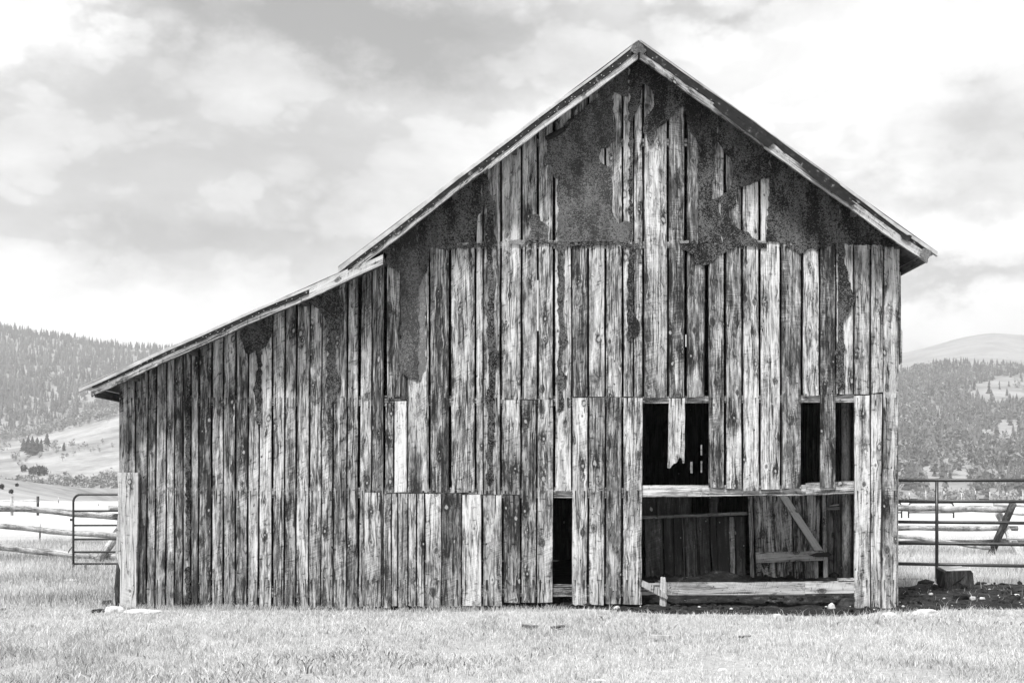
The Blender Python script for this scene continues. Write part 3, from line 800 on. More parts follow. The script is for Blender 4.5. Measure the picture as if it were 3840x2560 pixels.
rail(3023, 3204, 1810, 1802, 1858, 1851, y=0.004, t=0.06, mat=WOOD, tones=(-.08,))
rail(2497, 3018, 2184, 2181, 2231, 2230, y=-0.01, t=0.06, mat=PALE, tones=(.04, .0), name='sill_board')
rail(3019, 3204, 2180, 2179, 2226, 2224, y=-0.012, t=0.06, mat=PALE, tones=(.04,), name='sill_board')
rail(2400, 2496, 2186, 2186, 2232, 2232, y=0.03, t=0.05, mat=WOOD, tones=(.1,), name='sill_board')
rail(3146, 3204, 2169, 2167, 2178, 2177, y=-0.02, t=0.09, mat=PALE, tones=(.1,), name='sill_board')

# tar paper, torn
def Z(ox, oy, s): return lambda *pts: [(ox + x * s, oy + y * s) for x, y in pts]
Za, Zb_, Zc, Zd, Ze = Z(1240, 560, .3061), Z(1900, 200, .4464), Z(1900, 560, .4464), Z(2400, 250, .4464), Z(2400, 600, .4464)
Z7, ZC, ZD, ZI, ZF, ZG, ZA = Z(2500, 300, .51), Z(900, 900, .3401), Z(900, 1400, .3401), Z(2300, 900, .489), Z(1600, 900, .3401), Z(1600, 1400, .3401), Z(0, 1150, .408)
tars = [
 (Za((560, 1222), (1062, 830), (1062, 1192), (850, 1216)), 0.015),
 (Za((1066, 830), (1870, 300), (1850, 560), (1870, 700), (1815, 800), (1790, 900), (1775, 1010), (1770, 1138), (1200, 1180), (1066, 1190)), 0.0),
 (Za((1860, 300), (1915, 300), (1925, 480), (1960, 550), (2025, 650), (2020, 715), (1990, 800), (2005, 900), (2000, 960), (2020, 1080), (2035, 1120), (2030, 1165), (1900, 1170), (1908, 720), (1860, 640)), 0.0),
 (Za((1066, 1194), (1770, 1150), (1900, 1168), (2030, 1170), (1920, 1200), (1860, 1192), (1770, 1190), (1720, 1215), (1640, 1220), (1560, 1205), (1480, 1225), (1450, 1245), (1380, 1225), (1300, 1205), (1225, 1197), (1215, 1240), (1066, 1250)), 0.0),
 (ZC((1520, 112), (1768, 100), (1768, 440), (1750, 365), (1690, 315), (1590, 250), (1620, 160), (1570, 112)), 0.01),
 (ZC((1770, 98), (1962, 80), (1968, 520), (1965, 1545), (1900, 1530), (1830, 1500), (1800, 1470), (1770, 1460)), 0.03),
 (ZC((1966, 85), (2086, 95), (2086, 180), (2060, 360), (2010, 430), (1990, 490), (1968, 512)), 0.0),
 (ZC((1968, 518), (2045, 370), (2050, 470), (2040, 900), (2045, 1420), (2010, 1450), (2000, 1520), (1980, 1550), (1968, 1548)), 0.12),
 (ZC((735, 640), (790, 590), (1095, 470), (1095, 600), (1135, 690), (1125, 880), (1080, 1000), (1045, 1160), (1040, 1380), (1065, 1450), (1112, 1520)) + ZD((1115, 80), (1105, 140), (1060, 250), (1020, 320), (1010, 350), (1010, 900), (1000, 930), (970, 920), (960, 300), (942, 100)) + ZC((965, 1330), (970, 980), (940, 890), (890, 800), (865, 755), (820, 740), (790, 700), (740, 690)), 0.005),
 (ZC((-10, 960), (350, 800), (352, 1010), (320, 1100), (290, 1170), (240, 1200)) + ZC((235, 1500)) + ZD((235, 100), (230, 560), (205, 560), (160, 500), (190, 380), (140, 180), (175, 60)) + ZC((190, 1300), (170, 1210), (90, 1270), (60, 1240), (40, 1150), (0, 1060)), 0.0),
 (ZA((1708, 660), (1735, 650), (1745, 1000), (1742, 1568), (1748, 2050), (1730, 2330), (1705, 2330), (1712, 1500), (1705, 1000)), -0.01),
 (ZA((1700, 2400), (1742, 2380), (1746, 2760), (1718, 2860), (1700, 2740)), -0.01),
 (Zb_((770, 320), (1027, 80), (1026, 360), (980, 365), (940, 340), (890, 320), (885, 380), (900, 430), (895, 540), (910, 600), (900, 740), (850, 795), (795, 800)) + Zc((785, 30), (775, 80), (800, 120), (850, 145), (885, 150), (885, 190), (850, 215), (885, 250), (885, 330), (880, 430), (890, 520), (920, 590), (940, 625), (990, 600), (1025, 605), (1025, 774), (430, 774), (430, 250), (400, 240), (380, 200), (385, 150), (370, 130), (340, 130), (305, 110), (325, 60)) + Zb_((325, 880), (345, 760), (330, 720), (440, 645), (490, 620), (540, 560), (580, 520), (660, 450), (720, 410), (785, 360)), 0.02),
 ([(2359, 225), (2395, 200), (2628, 365)] + Zd((509, 300), (506, 800)) + Ze((488, 0), (485, 690), (415, 690), (420, 660), (468, 640), (472, 500), (465, 420), (450, 360), (415, 345), (410, 290), (435, 245), (465, 230), (465, 160), (480, 40)) + Zd((490, 860), (493, 720), (490, 650), (465, 600), (430, 560), (410, 520), (400, 420), (375, 380), (358, 335), (310, 345), (290, 370), (250, 440), (215, 465)) + Zb_((1344, 580), (1280, 620), (1245, 680), (1240, 740), (1210, 775), (1185, 780), (1180, 680), (1150, 670), (1145, 620), (1165, 540), (1190, 510), (1225, 470), (1235, 390), (1225, 320), (1200, 280), (1165, 260), (1140, 260), (1130, 360), (1120, 430), (1085, 500), (1055, 550)) + [(2371, 900), (2359, 900)], 0.0),
 (Zd((513, 285), (655, 372), (645, 625), (612, 690), (605, 780)) + Ze((620, 60), (600, 210), (612, 330), (665, 312), (690, 694), (488, 694), (492, 10)) + Zd((508, 790)), 0.0),
 (Zd((657, 372), (1094, 680)) + Ze((1090, 0), (1085, 150), (1040, 155), (990, 180), (900, 215), (830, 230), (810, 250), (805, 330), (810, 370), (760, 400), (745, 420), (750, 480), (780, 540), (850, 590), (900, 600), (940, 650), (990, 670), (985, 694), (694, 694), (669, 312), (705, 280), (735, 265), (762, 230), (772, 150), (777, 60)) + Zd((770, 800), (725, 740), (695, 690), (649, 625)), 0.0),
 (Z7((766, 500), (1268, 860), (1264, 1203), (735, 1193), (755, 740)), 0.0),
 (Z7((1272, 862), (1727, 1190), (1727, 1226), (1268, 1204)), -0.003),
 (Ze((345, 700), (1060, 700), (1065, 740), (1000, 730), (920, 725), (850, 720), (770, 755), (700, 785), (660, 790), (620, 840), (570, 875), (510, 880), (460, 860), (450, 790), (390, 760), (345, 755)), -0.004),
 (Z7((870, 1203), (1240, 1207), (1240, 1220), (1130, 1230), (1110, 1260), (1080, 1235), (1040, 1240), (1010, 1270), (985, 1280), (950, 1250), (915, 1240)), -0.004),
 (ZI((1715, 30), (1770, 35), (1770, 150), (1800, 240), (1820, 370), (1855, 455), (1840, 500), (1800, 570), (1770, 620), (1775, 1140), (1755, 1150), (1715, 1140), (1710, 900), (1695, 860), (1725, 820), (1730, 640), (1725, 200)), 0.0),
 (ZI((110, 30), (190, 20), (195, 45), (160, 80), (155, 560), (200, 640), (205, 690), (180, 740), (150, 750), (145, 775), (110, 775), (115, 650), (105, 560), (110, 430), (120, 90)), 0.0),
 (ZF((1400, 50), (1540, 55), (1512, 130), (1510, 700), (1520, 930), (1545, 1100), (1565, 1115), (1540, 1170), (1500, 1200), (1490, 1300), (1480, 1400)) + ZG((1550, 30), (1540, 100), (1500, 230), (1505, 400), (1470, 430), (1440, 410), (1460, 220), (1430, 110)) + ZF((1440, 1380), (1460, 1200), (1445, 700), (1450, 130)), 0.0),
 (ZF((675, 100), (725, 90), (735, 500), (735, 1050), (760, 1180), (800, 1240), (780, 1400)) + ZG((750, 20), (745, 130), (740, 800), (700, 1000), (740, 1140), (690, 1240), (650, 1150), (690, 1000), (650, 920), (690, 780), (665, 400), (640, 270), (690, 100)) + ZF((680, 1430), (665, 900), (680, 500)), -0.01),
 (Zc((155, 772), (190, 740), (210, 600), (220, 545), (260, 545), (285, 600), (330, 630), (355, 772)), 0.02),
 (Zc((158, 778), (1030, 786), (1020, 830), (985, 820), (950, 800), (860, 810), (840, 795), (720, 815), (690, 800), (580, 810), (490, 830), (470, 890), (440, 890), (430, 840), (370, 800), (260, 795)), -0.004),
 (Zc((20, 760), (153, 760), (150, 796), (25, 800)), 0.13), (Zc((358, 762), (428, 762), (428, 774), (358, 776)), 0.2), (Ze((330, 676), (412, 674), (412, 697), (335, 697)), 0.18),
 (Ze((992, 676), (1058, 676), (1058, 697), (992, 697)), 0.2),
 (Zb_((985, 60), (1027, 75), (1027, 200), (990, 210), (960, 160)), -0.01),
]
for k, (pts, tn) in enumerate(tars):
    slab('tar_paper', barn, pts, -0.040 - 0.0012 * (k % 7), 0.006, TAR, 5.0, 13, tn)
tube('tar_curl', barn, [W(2046, 520, -.06), W(2080, 505, -.075), W(2118, 482, -.06)], [0.028, 0.035, 0.026], FELT, 9, 0.18)
tube('tar_curl', barn, [W(2120, 478, -.06), W(2135, 455, -.065), W(2152, 440, -.05)], [0.026, 0.02, 0.008], FELT, 8, 0.18)

# ---- roof
def rake(name, f, x0, x1, oa, ob, y, t, mat, n=12, jag=0.0, tones=(0,), jag2=0.0):
    L = []; Q = []
    n = max(n, 16)
    for i in range(n):
        u = i / (n - 1); x = x0 + (x1 - x0) * u
        sag = 3.0 * math.sin(x * 0.0061) + 1.6 * math.sin(x * 0.017 + 1)
        A = sag + oa[0] + (oa[1] - oa[0]) * u + (random.uniform(-jag2, jag2)); B = sag + ob[0] + (ob[1] - ob[0]) * u + random.uniform(-jag, jag)
        L.append(W(x, f(x) + A, y)); Q.append(W(x, f(x) + B, y))
    return rings_board(name, barn, L, Q, (0, 1, 0), t, mat, tones, 0.003)
rake('roof_flashing', ml, 2396, 1268, (0, 0), (9, 21), -0.455, 0.05, METAL, 14, 0.8)
rake('roof_flashing', mr, 2398, 3170, (0, 0), (5, 6), -0.455, 0.05, METAL, 12, 0.5)
rake('roof_flashing', mr, 3150, 3516, (-4, -1), (9, 15), -0.46, 0.05, METAL, 9, 1.0)
rake('roof_flashing', ln, 295, 1304, (0, 0), (13, 10), -0.455, 0.05, METAL, 12, 0.6)
rake('felt_strip', ml, 2394, 1296, (8, 19), (40, 36), -0.447, 0.012, FELT, 60, 3.0)
rake('felt_strip', mr, 2400, 3480, (4, 12), (40, 26), -0.447, 0.012, FELT, 60, 3.5)
rake('felt_strip', ln, 345, 1304, (12, 9), (22, 28), -0.447, 0.012, FELT, 50, 3.0)
rake('rake_board', ml, 2392, 1830, (28, 30), (66, 62), -0.435, 0.035, PALE, 9, 1.0, (.04, .0))
rake('rake_board', ml, 1842, 1322, (32, 34), (56, 62), -0.437, 0.035, PALE, 9, 1.0, (-.02, .06))
rake('rake_board', mr, 2400, 2872, (36, 40), (68, 72), -0.435, 0.035, PALE, 9, 1.0, (-.02, .04))
rake('rake_board', mr, 2866, 3478, (33, 28), (74, 66), -0.438, 0.035, PALE, 10, 1.0, (.02, -.04))
rake('rake_board', ln, 342, 590, (22, 25), (50, 50), -0.435, 0.035, PALE, 6, 0.8, (.14, .12))
rake('rake_board', ln, 588, 1166, (26, 22), (50, 45), -0.434, 0.035, PALE, 9, 1.5, (.1, -.02))
rake('rake_board', ln, 1160, 1436, (10, 4), (46, 40), -0.462, 0.035, PALE, 6, 0.6, (-.02, .05))
# felt patches hanging over the right rake board, apex flashing
for pts in ([(2672, 392), (2684, 383), (2850, 500), (2900, 520), (2906, 535), (2880, 552), (2866, 548), (2862, 540), (2780, 480), (2700, 418)],
            [(2980, 595), (3060, 640), (3180, 735), (3215, 770), (3190, 766), (3170, 752), (3120, 720), (3050, 670)],
            [(3375, 870), (3420, 885), (3410, 905), (3395, 900), (3382, 890)]):
    slab('felt_patch', barn, pts, -0.4655, 0.006, FELT, 2.0, 8, 0.0)
slab('ridge_flashing', barn, [(2397, 150), (2424, 190), (2410, 204), (2396, 196), (2386, 203), (2365, 192), (2372, 168)], -0.472, 0.01, TAR, 1.2, 8, 0.06)
slab('eave_flashing', barn, [(3462, 930), (3496, 942), (3484, 968), (3470, 978), (3447, 958)], -0.472, 0.008, TAR, 1.0, 9, 0.1)
def prism(name, poly, y0, y1, mat):
    n = len(poly)
    v = [Vector((x, y0, z)) for x, z in poly] + [Vector((x, y1, z)) for x, z in poly]
    f = [tuple(range(n)), tuple(range(2 * n - 1, n - 1, -1))] + [(i, (i + 1) % n, n + (i + 1) % n, n + i) for i in range(n)]
    uv = [(q.x + q.z, q.y) for q in v]
    o = finish(name, v, f, mat, barn, uv)
    bm = bmesh.new(); bm.from_mesh(o.data); bmesh.ops.recalc_face_normals(bm, faces=bm.faces); bm.to_mesh(o.data); bm.free()
    return o
def XZ(px, py): q = W(px, py, YF); return (q.x, q.z)
prism('roof_deck', [XZ(2397, 156), XZ(1292, ml(1292) + 8), XZ(1300, ml(1300) + 24), XZ(2397, 176)], -0.395, DEPTH + 0.4, DECK)
prism('roof_deck', [XZ(2397.5, 156), XZ(3488, mr(3488) + 8), XZ(3480, mr(3480) + 24), XZ(2397.5, 176)], -0.395, DEPTH + 0.4, DECK)
prism('roof_deck', [XZ(350, ln(350) + 8), XZ(1436, ln(1436) + 8), XZ(1436, ln(1436) + 24), XZ(352, ln(352) + 24)], -0.395, DEPTH + 0.4, DECK)
# eave boards and rafter tails seen from below
for f, x, sgn in ((mr, 3478, 1), (ln, 356, -1)):
    q0 = W(x, f(x) + 40, YF)
    prism('eave_board', [(q0.x - 0.015, q0.z + 0.03), (q0.x + 0.015, q0.z + 0.03), (q0.x + 0.015, q0.z - 0.07), (q0.x - 0.015, q0.z - 0.07)], -0.39, DEPTH + 0.3, DECK)
for f, xs_ in ((ml, (1480, 1700, 1930, 2160, 2300)), (mr, (2520, 2760, 2990, 3230, 3400)), (ln, (480, 700, 930, 1130))):
    for x in xs_:
        q0 = W(x, f(x) + 26, YF)
        prism('purlin', [(q0.x - .03, q0.z), (q0.x + .03, q0.z), (q0.x + .03, q0.z - .07), (q0.x - .03, q0.z - .07)], -0.385, DEPTH + 0.2, DECK)
# corrugated sheets
def sheets(f, xa, xb):
    A = W(xa, f(xa) + 5, YF); B = W(xb, f(xb) + 5, YF)
    nrm = Vector((-(B.z - A.z), 0, (B.x - A.x))).normalized()
    if nrm.z < 0: nrm = -nrm
    wd = 0.94; m = 61; v = []
    for i in range(m):
        yy = wd * i / (m - 1); hgt = 0.010 + 0.008 * math.sin(2 * math.pi * yy / 0.0783)
        for P_, dd in ((A, 0.0), (B, 0.0)): v.append(Vector((P_.x, yy, P_.z)) + nrm * hgt)
    fc = [(2 * i, 2 * i + 1, 2 * i + 3, 2 * i + 2) for i in range(m - 1)]
    first = None
    for k in range(11):
        y0 = -0.44 + k * 0.93
        if first is None:
            first = finish('roof_sheet', [q + Vector((0, y0, 0)) for q in v], fc, METAL, barn)
        else:
            o = first.copy(); col.objects.link(o); o.location = first.location + Vector((0, k * 0.93, 0.0015 * (k % 2)))
sheets(ml, 2396, 1270); sheets(mr, 2398, 3514); sheets(ln, 297, 1340)
# nails on the rakes
bm = bmesh.new()
def nailhead(px, py, y, r=0.007):
    mtx = bmesh.ops.create_icosphere(bm, subdivisions=1, radius=r)
    q = W(px, py, y)
    for v_ in mtx['verts']: v_.co += q
for f, x0, x1, off in ((ml, 2380, 1330, 32), (mr, 2420, 3440, 40), (ln, 380, 1300, 22)):
    x = x0
    while (x - x1) * (1 if x1 < x0 else -1) > 0:
        nailhead(x, f(x) + off + random.uniform(-8, 9), -0.45)
        x += (-1 if x1 < x0 else 1) * random.uniform(9, 30)
me = bpy.data.meshes.new('nail_heads'); bm.to_mesh(me); bm.free(); me.materials.append(NAIL)
o = bpy.data.objects.new('nail_heads', me); col.objects.link(o); o.parent = barn; o.location = -barn.location; tag(o, kind='stuff')

# ---- side and back walls of single boards
XL, XR = W(447, 0).x, W(3372, 0).x
def upright(name, x0, y0, x1, y1, z0, z1, tdir, mat=WOOD):
    L = [Vector((x0, y0, z1)), Vector((x0, y0, (z0 + z1) / 2)), Vector((x0, y0, z0))]
    Q = [Vector((x1, y1, z1)), Vector((x1, y1, (z0 + z1) / 2)), Vector((x1, y1, z0))]
    return rings_board(name, barn, L, Q, tdir, 0.022, mat, (random.uniform(-.1, .2),))
y = 0.03
while y < DEPTH - 0.02:
    w = min(random.uniform(0.19, 0.25), DEPTH - y)
    upright('side_plank', XL + .0, y + w - .001, XL + .0, y, 0.0, roof_z(XL) - .02, (1, 0, 0))
    upright('side_plank', XR - .0, y, XR - .0, y + w - .001, 0.0, roof_z(XR) - .02, (-1, 0, 0))
    y += w
slits = [(2627, 2634, 1667, 1706), (2627, 2634, 1728, 1771), (2588, 2598, 1730, 1773), (2013, 2020, 1050, 1240), (2503, 2508, 950, 1182), (2570, 2575, 1000, 1236), (2570, 2575, 1254, 1300), (3006, 3011, 1172, 1214), (3006, 3011, 1232, 1262)]
SB = (DEPTH + D) / D
cuts = []
for a_, b_, c0, d0 in slits:
    P0, P1 = W(a_, d0, DEPTH), W(b_, c0, DEPTH); cuts.append((P0.x, P1.x, P0.z, P1.z))
edges = sorted(set([XL, XR, W(1440, 0).x, W(2397, 0, YF).x] + [e for q in cuts for e in q[:2]] + list(np.arange(XL, XR, 0.24))))
edges = [e for i, e in enumerate(edges) if i == 0 or e - edges[i - 1] > 0.004 or any(abs(e - q) < 1e-6 for w_ in cuts for q in w_[:2])]
for x0, x1 in zip(edges, edges[1:]):
    if x1 - x0 < 0.004: continue
    top = max(roof_z(x0), roof_z(x1)) if abs(x0 - W(1440, 0).x) > 0.02 else roof_z(x1)
    spans = [(0.0, top)]
    for q in cuts:
        if x0 >= q[0] - 1e-5 and x1 <= q[1] + 1e-5:
            ns = []
            for s0, s1 in spans:
                if q[2] > s0 and q[3] < s1: ns += [(s0, q[2]), (q[3], s1)]
                else: ns.append((s0, s1))
            spans = ns
    for s0, s1 in spans:
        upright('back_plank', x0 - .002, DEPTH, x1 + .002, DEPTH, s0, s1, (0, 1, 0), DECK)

# ---- inside: stable partition, stall door, posts
YP = 1.3
K = Z(2350, 1800, .4039)
def inner(name, x0, x1, yt, yb, x0b=None, x1b=None, y=YP, tn=0.0, mat=None):
    (p0,), (p1,), (q0,), (q1,) = K((x0, yt)), K((x1, yt)), K((x0b if x0b is not None else x0, yb)), K((x1b if x1b is not None else x1, yb))
    L = []; Q = []
    for i in range(5):
        f = i / 4; j = 1.6 if 0 < i < 4 else 0
        L.append(W(p0[0] + (q0[0] - p0[0]) * f + random.uniform(-j, j), p0[1] + (q0[1] - p0[1]) * f, y))
        Q.append(W(p1[0] + (q1[0] - p1[0]) * f + random.uniform(-j, j), p1[1] + (q1[1] - p1[1]) * f, y))
    return rings_board(name, barn, L, Q, (0, 1, 0), 0.025, mat or STALL, (tn,))
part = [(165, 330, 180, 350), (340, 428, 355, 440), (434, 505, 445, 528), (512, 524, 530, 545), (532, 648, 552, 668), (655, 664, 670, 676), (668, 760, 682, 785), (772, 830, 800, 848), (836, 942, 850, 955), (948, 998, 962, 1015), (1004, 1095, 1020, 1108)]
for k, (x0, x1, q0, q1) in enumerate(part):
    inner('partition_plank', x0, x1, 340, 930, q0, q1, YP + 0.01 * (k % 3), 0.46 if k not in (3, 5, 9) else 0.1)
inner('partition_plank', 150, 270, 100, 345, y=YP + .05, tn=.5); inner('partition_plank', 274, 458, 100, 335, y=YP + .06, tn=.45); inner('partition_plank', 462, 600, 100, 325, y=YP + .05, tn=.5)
inner('stable_post', 770, 850, 90, 320, y=YP + .3, tn=.2)
def cross(name, pts, y, t, mat, tn):
    (a0, a1, b0, b1) = K(*pts)      # upper-left, upper-right, lower-left, lower-right
    L = [W(a0[0] + (a1[0] - a0[0]) * f, a0[1] + (a1[1] - a0[1]) * f, y) for f in (0, .5, 1)]
    Q = [W(b0[0] + (b1[0] - b0[0]) * f, b0[1] + (b1[1] - b0[1]) * f, y) for f in (0, .5, 1)]
    return rings_board(name, barn, L, Q, (0, 1, 0), t, mat, (tn,))
cross('partition_rail', ((140, 330), (1125, 293), (140, 362), (1125, 322)), YP - 0.08, 0.08, STALL, -0.05)
inner('stable_post', 1126, 1168, 60, 915, 1150, 1186, y=YP - 0.14, tn=-0.12)
for k, (x0, x1, q0, q1) in enumerate(((1170, 1350, 1205, 1385), (1356, 1530, 1390, 1552), (1536, 1618, 1558, 1648), (1624, 1800, 1654, 1786))):
    inner('stall_door_plank', x0, x1, 60, 930, q0, q1, YP + 0.02 + .006 * (k % 2), 0.12, WOOD)
cross('stall_door_brace', ((1198, 668), (1828, 655), (1203, 768), (1828, 745)), YP - 0.02, 0.03, PALE, -0.05)
(a0, a1, b0, b1) = K((1395, 110), (1470, 110), (1745, 650), (1826, 650))
rings_board('stall_door_brace', barn, [W(*a0, YP - .025), W((a0[0] + b0[0]) / 2, (a0[1] + b0[1]) / 2, YP - .025), W(*b0, YP - .025)],
            [W(*a1, YP - .025), W((a1[0] + b1[0]) / 2, (a1[1] + b1[1]) / 2, YP - .025), W(*b1, YP - .025)], (0, 1, 0), 0.03, PALE, (-0.2,))
slab('door_hinge', barn, K((1690, 695), (1760, 672), (1870, 665), (1910, 690), (1870, 712), (1760, 712)), YP - 0.032, 0.006, PIPE, 0)
inner('stable_post', 1812, 1846, 40, 920, 1830, 1870, y=YP - 0.03, tn=-.22)
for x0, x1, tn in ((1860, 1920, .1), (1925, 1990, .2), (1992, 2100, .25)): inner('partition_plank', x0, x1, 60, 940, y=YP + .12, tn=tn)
cross('partition_rail', ((1850, 250), (1975, 245), (1850, 280), (1980, 272)), YP + 0.05, 0.03, PALE, 0.1)
cross('partition_rail', ((1885, 235), (1970, 218), (1890, 242), (1972, 234)), YP + 0.02, 0.03, STALL, -0.4)
tube('round_post', barn, [W(3174, 2200, .9), W(3175, 2000, .92), W(3173, 1800, .9), W(3171, 1590, .92), W(3169, 1250, .9)], [0.062, 0.06, 0.06, 0.055, 0.05], LOG, 12, 0.07)
# broken pieces at the opening
slab('broken_board', barn, K((140, 925), (250, 975), (330, 1025), (385, 1082), (375, 1104), (280, 1060), (190, 1010), (140, 985)), -0.06, 0.03, PALE, 1.0, 14, 0.0)
slab('stake', barn, K((318, 905), (330, 895), (345, 902), (358, 900), (370, 955), (372, 1170), (308, 1170), (314, 960)), -0.035, 0.05, PALE, 0.8, 20, 0.02)

# ------------------------------------------------------------------ things on the ground
def lying(name, px0, py0, px1, py1, w, h, label, mat, tn=0.0, up=0.0, cat='wood scrap'):
    def g(px, py):
        d = EYE * 4500 / max(py - 1800, 1); return Vector(((px - 1920) / 4500 * d, d - D, 0))
    A, B = g(px0, py0), g(px1, py1)
    for q in (A, B): q.z = max(gz(q.x, q.y), dirt_z(q.x, q.y) if in_dirt(q.x, q.y) else -1) + h * 0.6 + up
    ax = (B - A).normalized(); wd = ax.cross(Vector((0, 0, 1))).normalized()
    n = 4; L = []; Q = []
    for i in range(n):
        c = A.lerp(B, i / (n - 1)); ww = w / 2 * random.uniform(.85, 1.1)
        L.append(c - wd * ww); Q.append(c + wd * ww)
    o = rings_board(name, None, L, Q, (0, 0, -1), h, mat, (tn,))
    return tag(o, label, cat)
lying('wood_scrap', 2410, 2264, 2472, 2252, .05, .03, 'short pale board left of the broken stake on the dirt', PALE)
lying('wood_scrap', 2503, 2262, 2571, 2257, .05, .025, 'narrow pale board right of the broken stake on the dirt', PALE)
lying('wood_scrap', 2440, 2392, 2512, 2396, .05, .03, 'short pale stick in the grass below the barn opening', PALE, up=.05)
lying('wood_scrap', 2775, 2391, 2808, 2386, .05, .02, 'small grey stick in the grass below the long sill board', PALE, up=.04)
lying('wood_scrap', 1965, 2346, 2010, 2352, .07, .03, 'small grey chip of wood in the grass below the narrow dark gap', PALE, .1, up=.03)
lying('wood_scrap', 2070, 2356, 2110, 2350, .06, .025, 'dark curled chip of wood in the grass right of the small grey one', WOOD, .2, up=.03)
lying('wood_scrap', 3655, 2190, 3710, 2199, .1, .02, 'flat pale board lying right of the wooden block', PALE)
lying('wood_scrap', 3368, 2166, 3460, 2166, .06, .03, 'dark thin board on the ground behind the barn corner', WOOD, .2)
lying('wood_scrap', -10, 2291, 22, 2290, .04, .03, 'short white stick at the left edge of the grass', PALE, up=.04)

def ground_rock(px, py, w, h, label, mat=ROCK, seed=1, dep=0.7, flat=0.0):
    d = EYE * 4500 / (py - 1800); s = d / 4500
    x = (px - 1920) * s; y = d - D
    z = dirt_z(x, y) if in_dirt(x, y) else gz(x, y)
    o = rock('rock', (x, y, z + h * s * 0.12), (w * s / 2, w * s / 2 * dep, h * s * 0.95), mat, seed, flat)
    return tag(o, label, 'rock')
ground_rock(3474, 2297, 88, 27, 'broad white boulder in the grass right of the barn corner', seed=3)
ground_rock(3336, 2301, 56, 20, 'white rock at the foot of the right corner boards', seed=5)
ground_rock(3118, 2290, 26, 26, 'upright pale stone at the dirt edge below the sill', seed=7)
ground_rock(2915, 2312, 40, 20, 'pale stone half hidden in grass below the sill middle', seed=9)
ground_rock(3175, 2278, 70, 36, 'dark rock on the dirt under the right end of the sill', DROCK, 11)
ground_rock(3648, 2254, 20, 16, 'left one of two white stones below the wooden block', seed=13)
ground_rock(3683, 2253, 20, 14, 'right one of two white stones below the wooden block', seed=15)
ground_rock(3490, 2240, 18, 10, 'small pale stone on the dirt left of the wooden block', seed=17)
ground_rock(3814, 2240, 22, 12, 'pale stone on the dirt near the right picture edge', seed=19)
ground_rock(425, 2292, 72, 30, 'white peaked stone at the foot of the corner board', seed=21)
ground_rock(545, 2296, 150, 24, 'long flat white stone under the left corner boards', seed=23, flat=0.8, dep=0.4)
ground_rock(2708, 2494, 40, 14, 'round pale stone low in the grass below the sill', seed=25)
ground_rock(1255, 2345 - 40, 20, 10, 'small white stone in the grass by the lean-to foot', seed=27)
ground_rock(2315, 2285, 22, 15, 'pale stone on the dirt edge left of the opening', seed=29)
ground_rock(270, 2176, 60, 14, 'flat pale stone in the grass below the left gate', seed=31, flat=.6)
ground_rock(2240, 2528, 60, 12, 'low pale stone near the bottom middle of the grass', seed=33, flat=.5)
ground_rock(1225, 2402, 18, 14, 'small white stone in the grass before the left wall', seed=35)
ground_rock(3200, 2313, 16, 10, 'tiny pale stone in the grass under the right boards', seed=37)
ground_rock(375, 2292, 60, 22, 'dark clod left of the white peaked stone', DROCK, 39, flat=.4)
ground_rock(405, 2270, 44, 26, 'dark clod tight against the barn corner', DROCK, 41)

# wooden block on the dirt
blk = empty('wooden_block', W(3598, 2212, 2.55) * 1.0, 'dark cracked wooden block standing on the dirt before the pipe fence', 'block')
ZL = Z(3240, 1700, .421)
blk.location.z = dirt_z(blk.location.x, 2.6)
pts = ZL((718, 1052), (735, 1046), (955, 1040), (972, 1062), (988, 1205), (960, 1222), (745, 1222), (722, 1195))
fr = [W(a_, b_, 2.45) for a_, b_ in pts]
n = len(fr); cx = sum((q.x for q in fr)) / n
verts = [q + Vector((random.uniform(-.005, .005), 0, 0)) for q in fr] + [Vector((cx + (q.x - cx) * 1.03, 2.6 + random.uniform(-.01, .01), q.z + .004)) for q in fr] + [Vector((cx + (q.x - cx) * .96, 2.83, q.z + 0.035)) for q in fr]
faces = [tuple(range(n))] + strip_faces(n, 3, True) + [tuple(range(3 * n - 1, 2 * n - 1, -1))]
o = finish('timber', verts, faces, POST, blk, [(q.x, q.z * .6 + q.y) for q in verts])
bm = bmesh.new(); bm.from_mesh(o.data); bmesh.ops.recalc_face_normals(bm, faces=bm.faces); bm.to_mesh(o.data); bm.free()
tp = [Vector((q.x, q.y, q.z + .006)) for q in (verts[1] + Vector((.0, .01, 0)), verts[2] + Vector((0, .01, 0)), verts[2 * n + 2] + Vector((0, -.01, 0)), verts[2 * n + 1] + Vector((0, -.01, 0)))]
tv = tp + [q - Vector((0, 0, .012)) for q in tp]
finish('sawn_top', tv, [(0, 1, 2, 3), (7, 6, 5, 4), (0, 4, 5, 1), (1, 5, 6, 2), (2, 6, 7, 3), (3, 7, 4, 0)], PALE, blk, [(q.y, q.x) for q in tv])
for (p0, p1) in ((ZL((790, 1170), (905, 1075))), (ZL((835, 1135), (915, 1200)))):
    tube('split', blk, [W(*p0, 2.447), W((p0[0] + p1[0]) / 2 + 1, (p0[1] + p1[1]) / 2, 2.444), W(*p1, 2.447)], [.006, .013, .005], DROCK, 5)

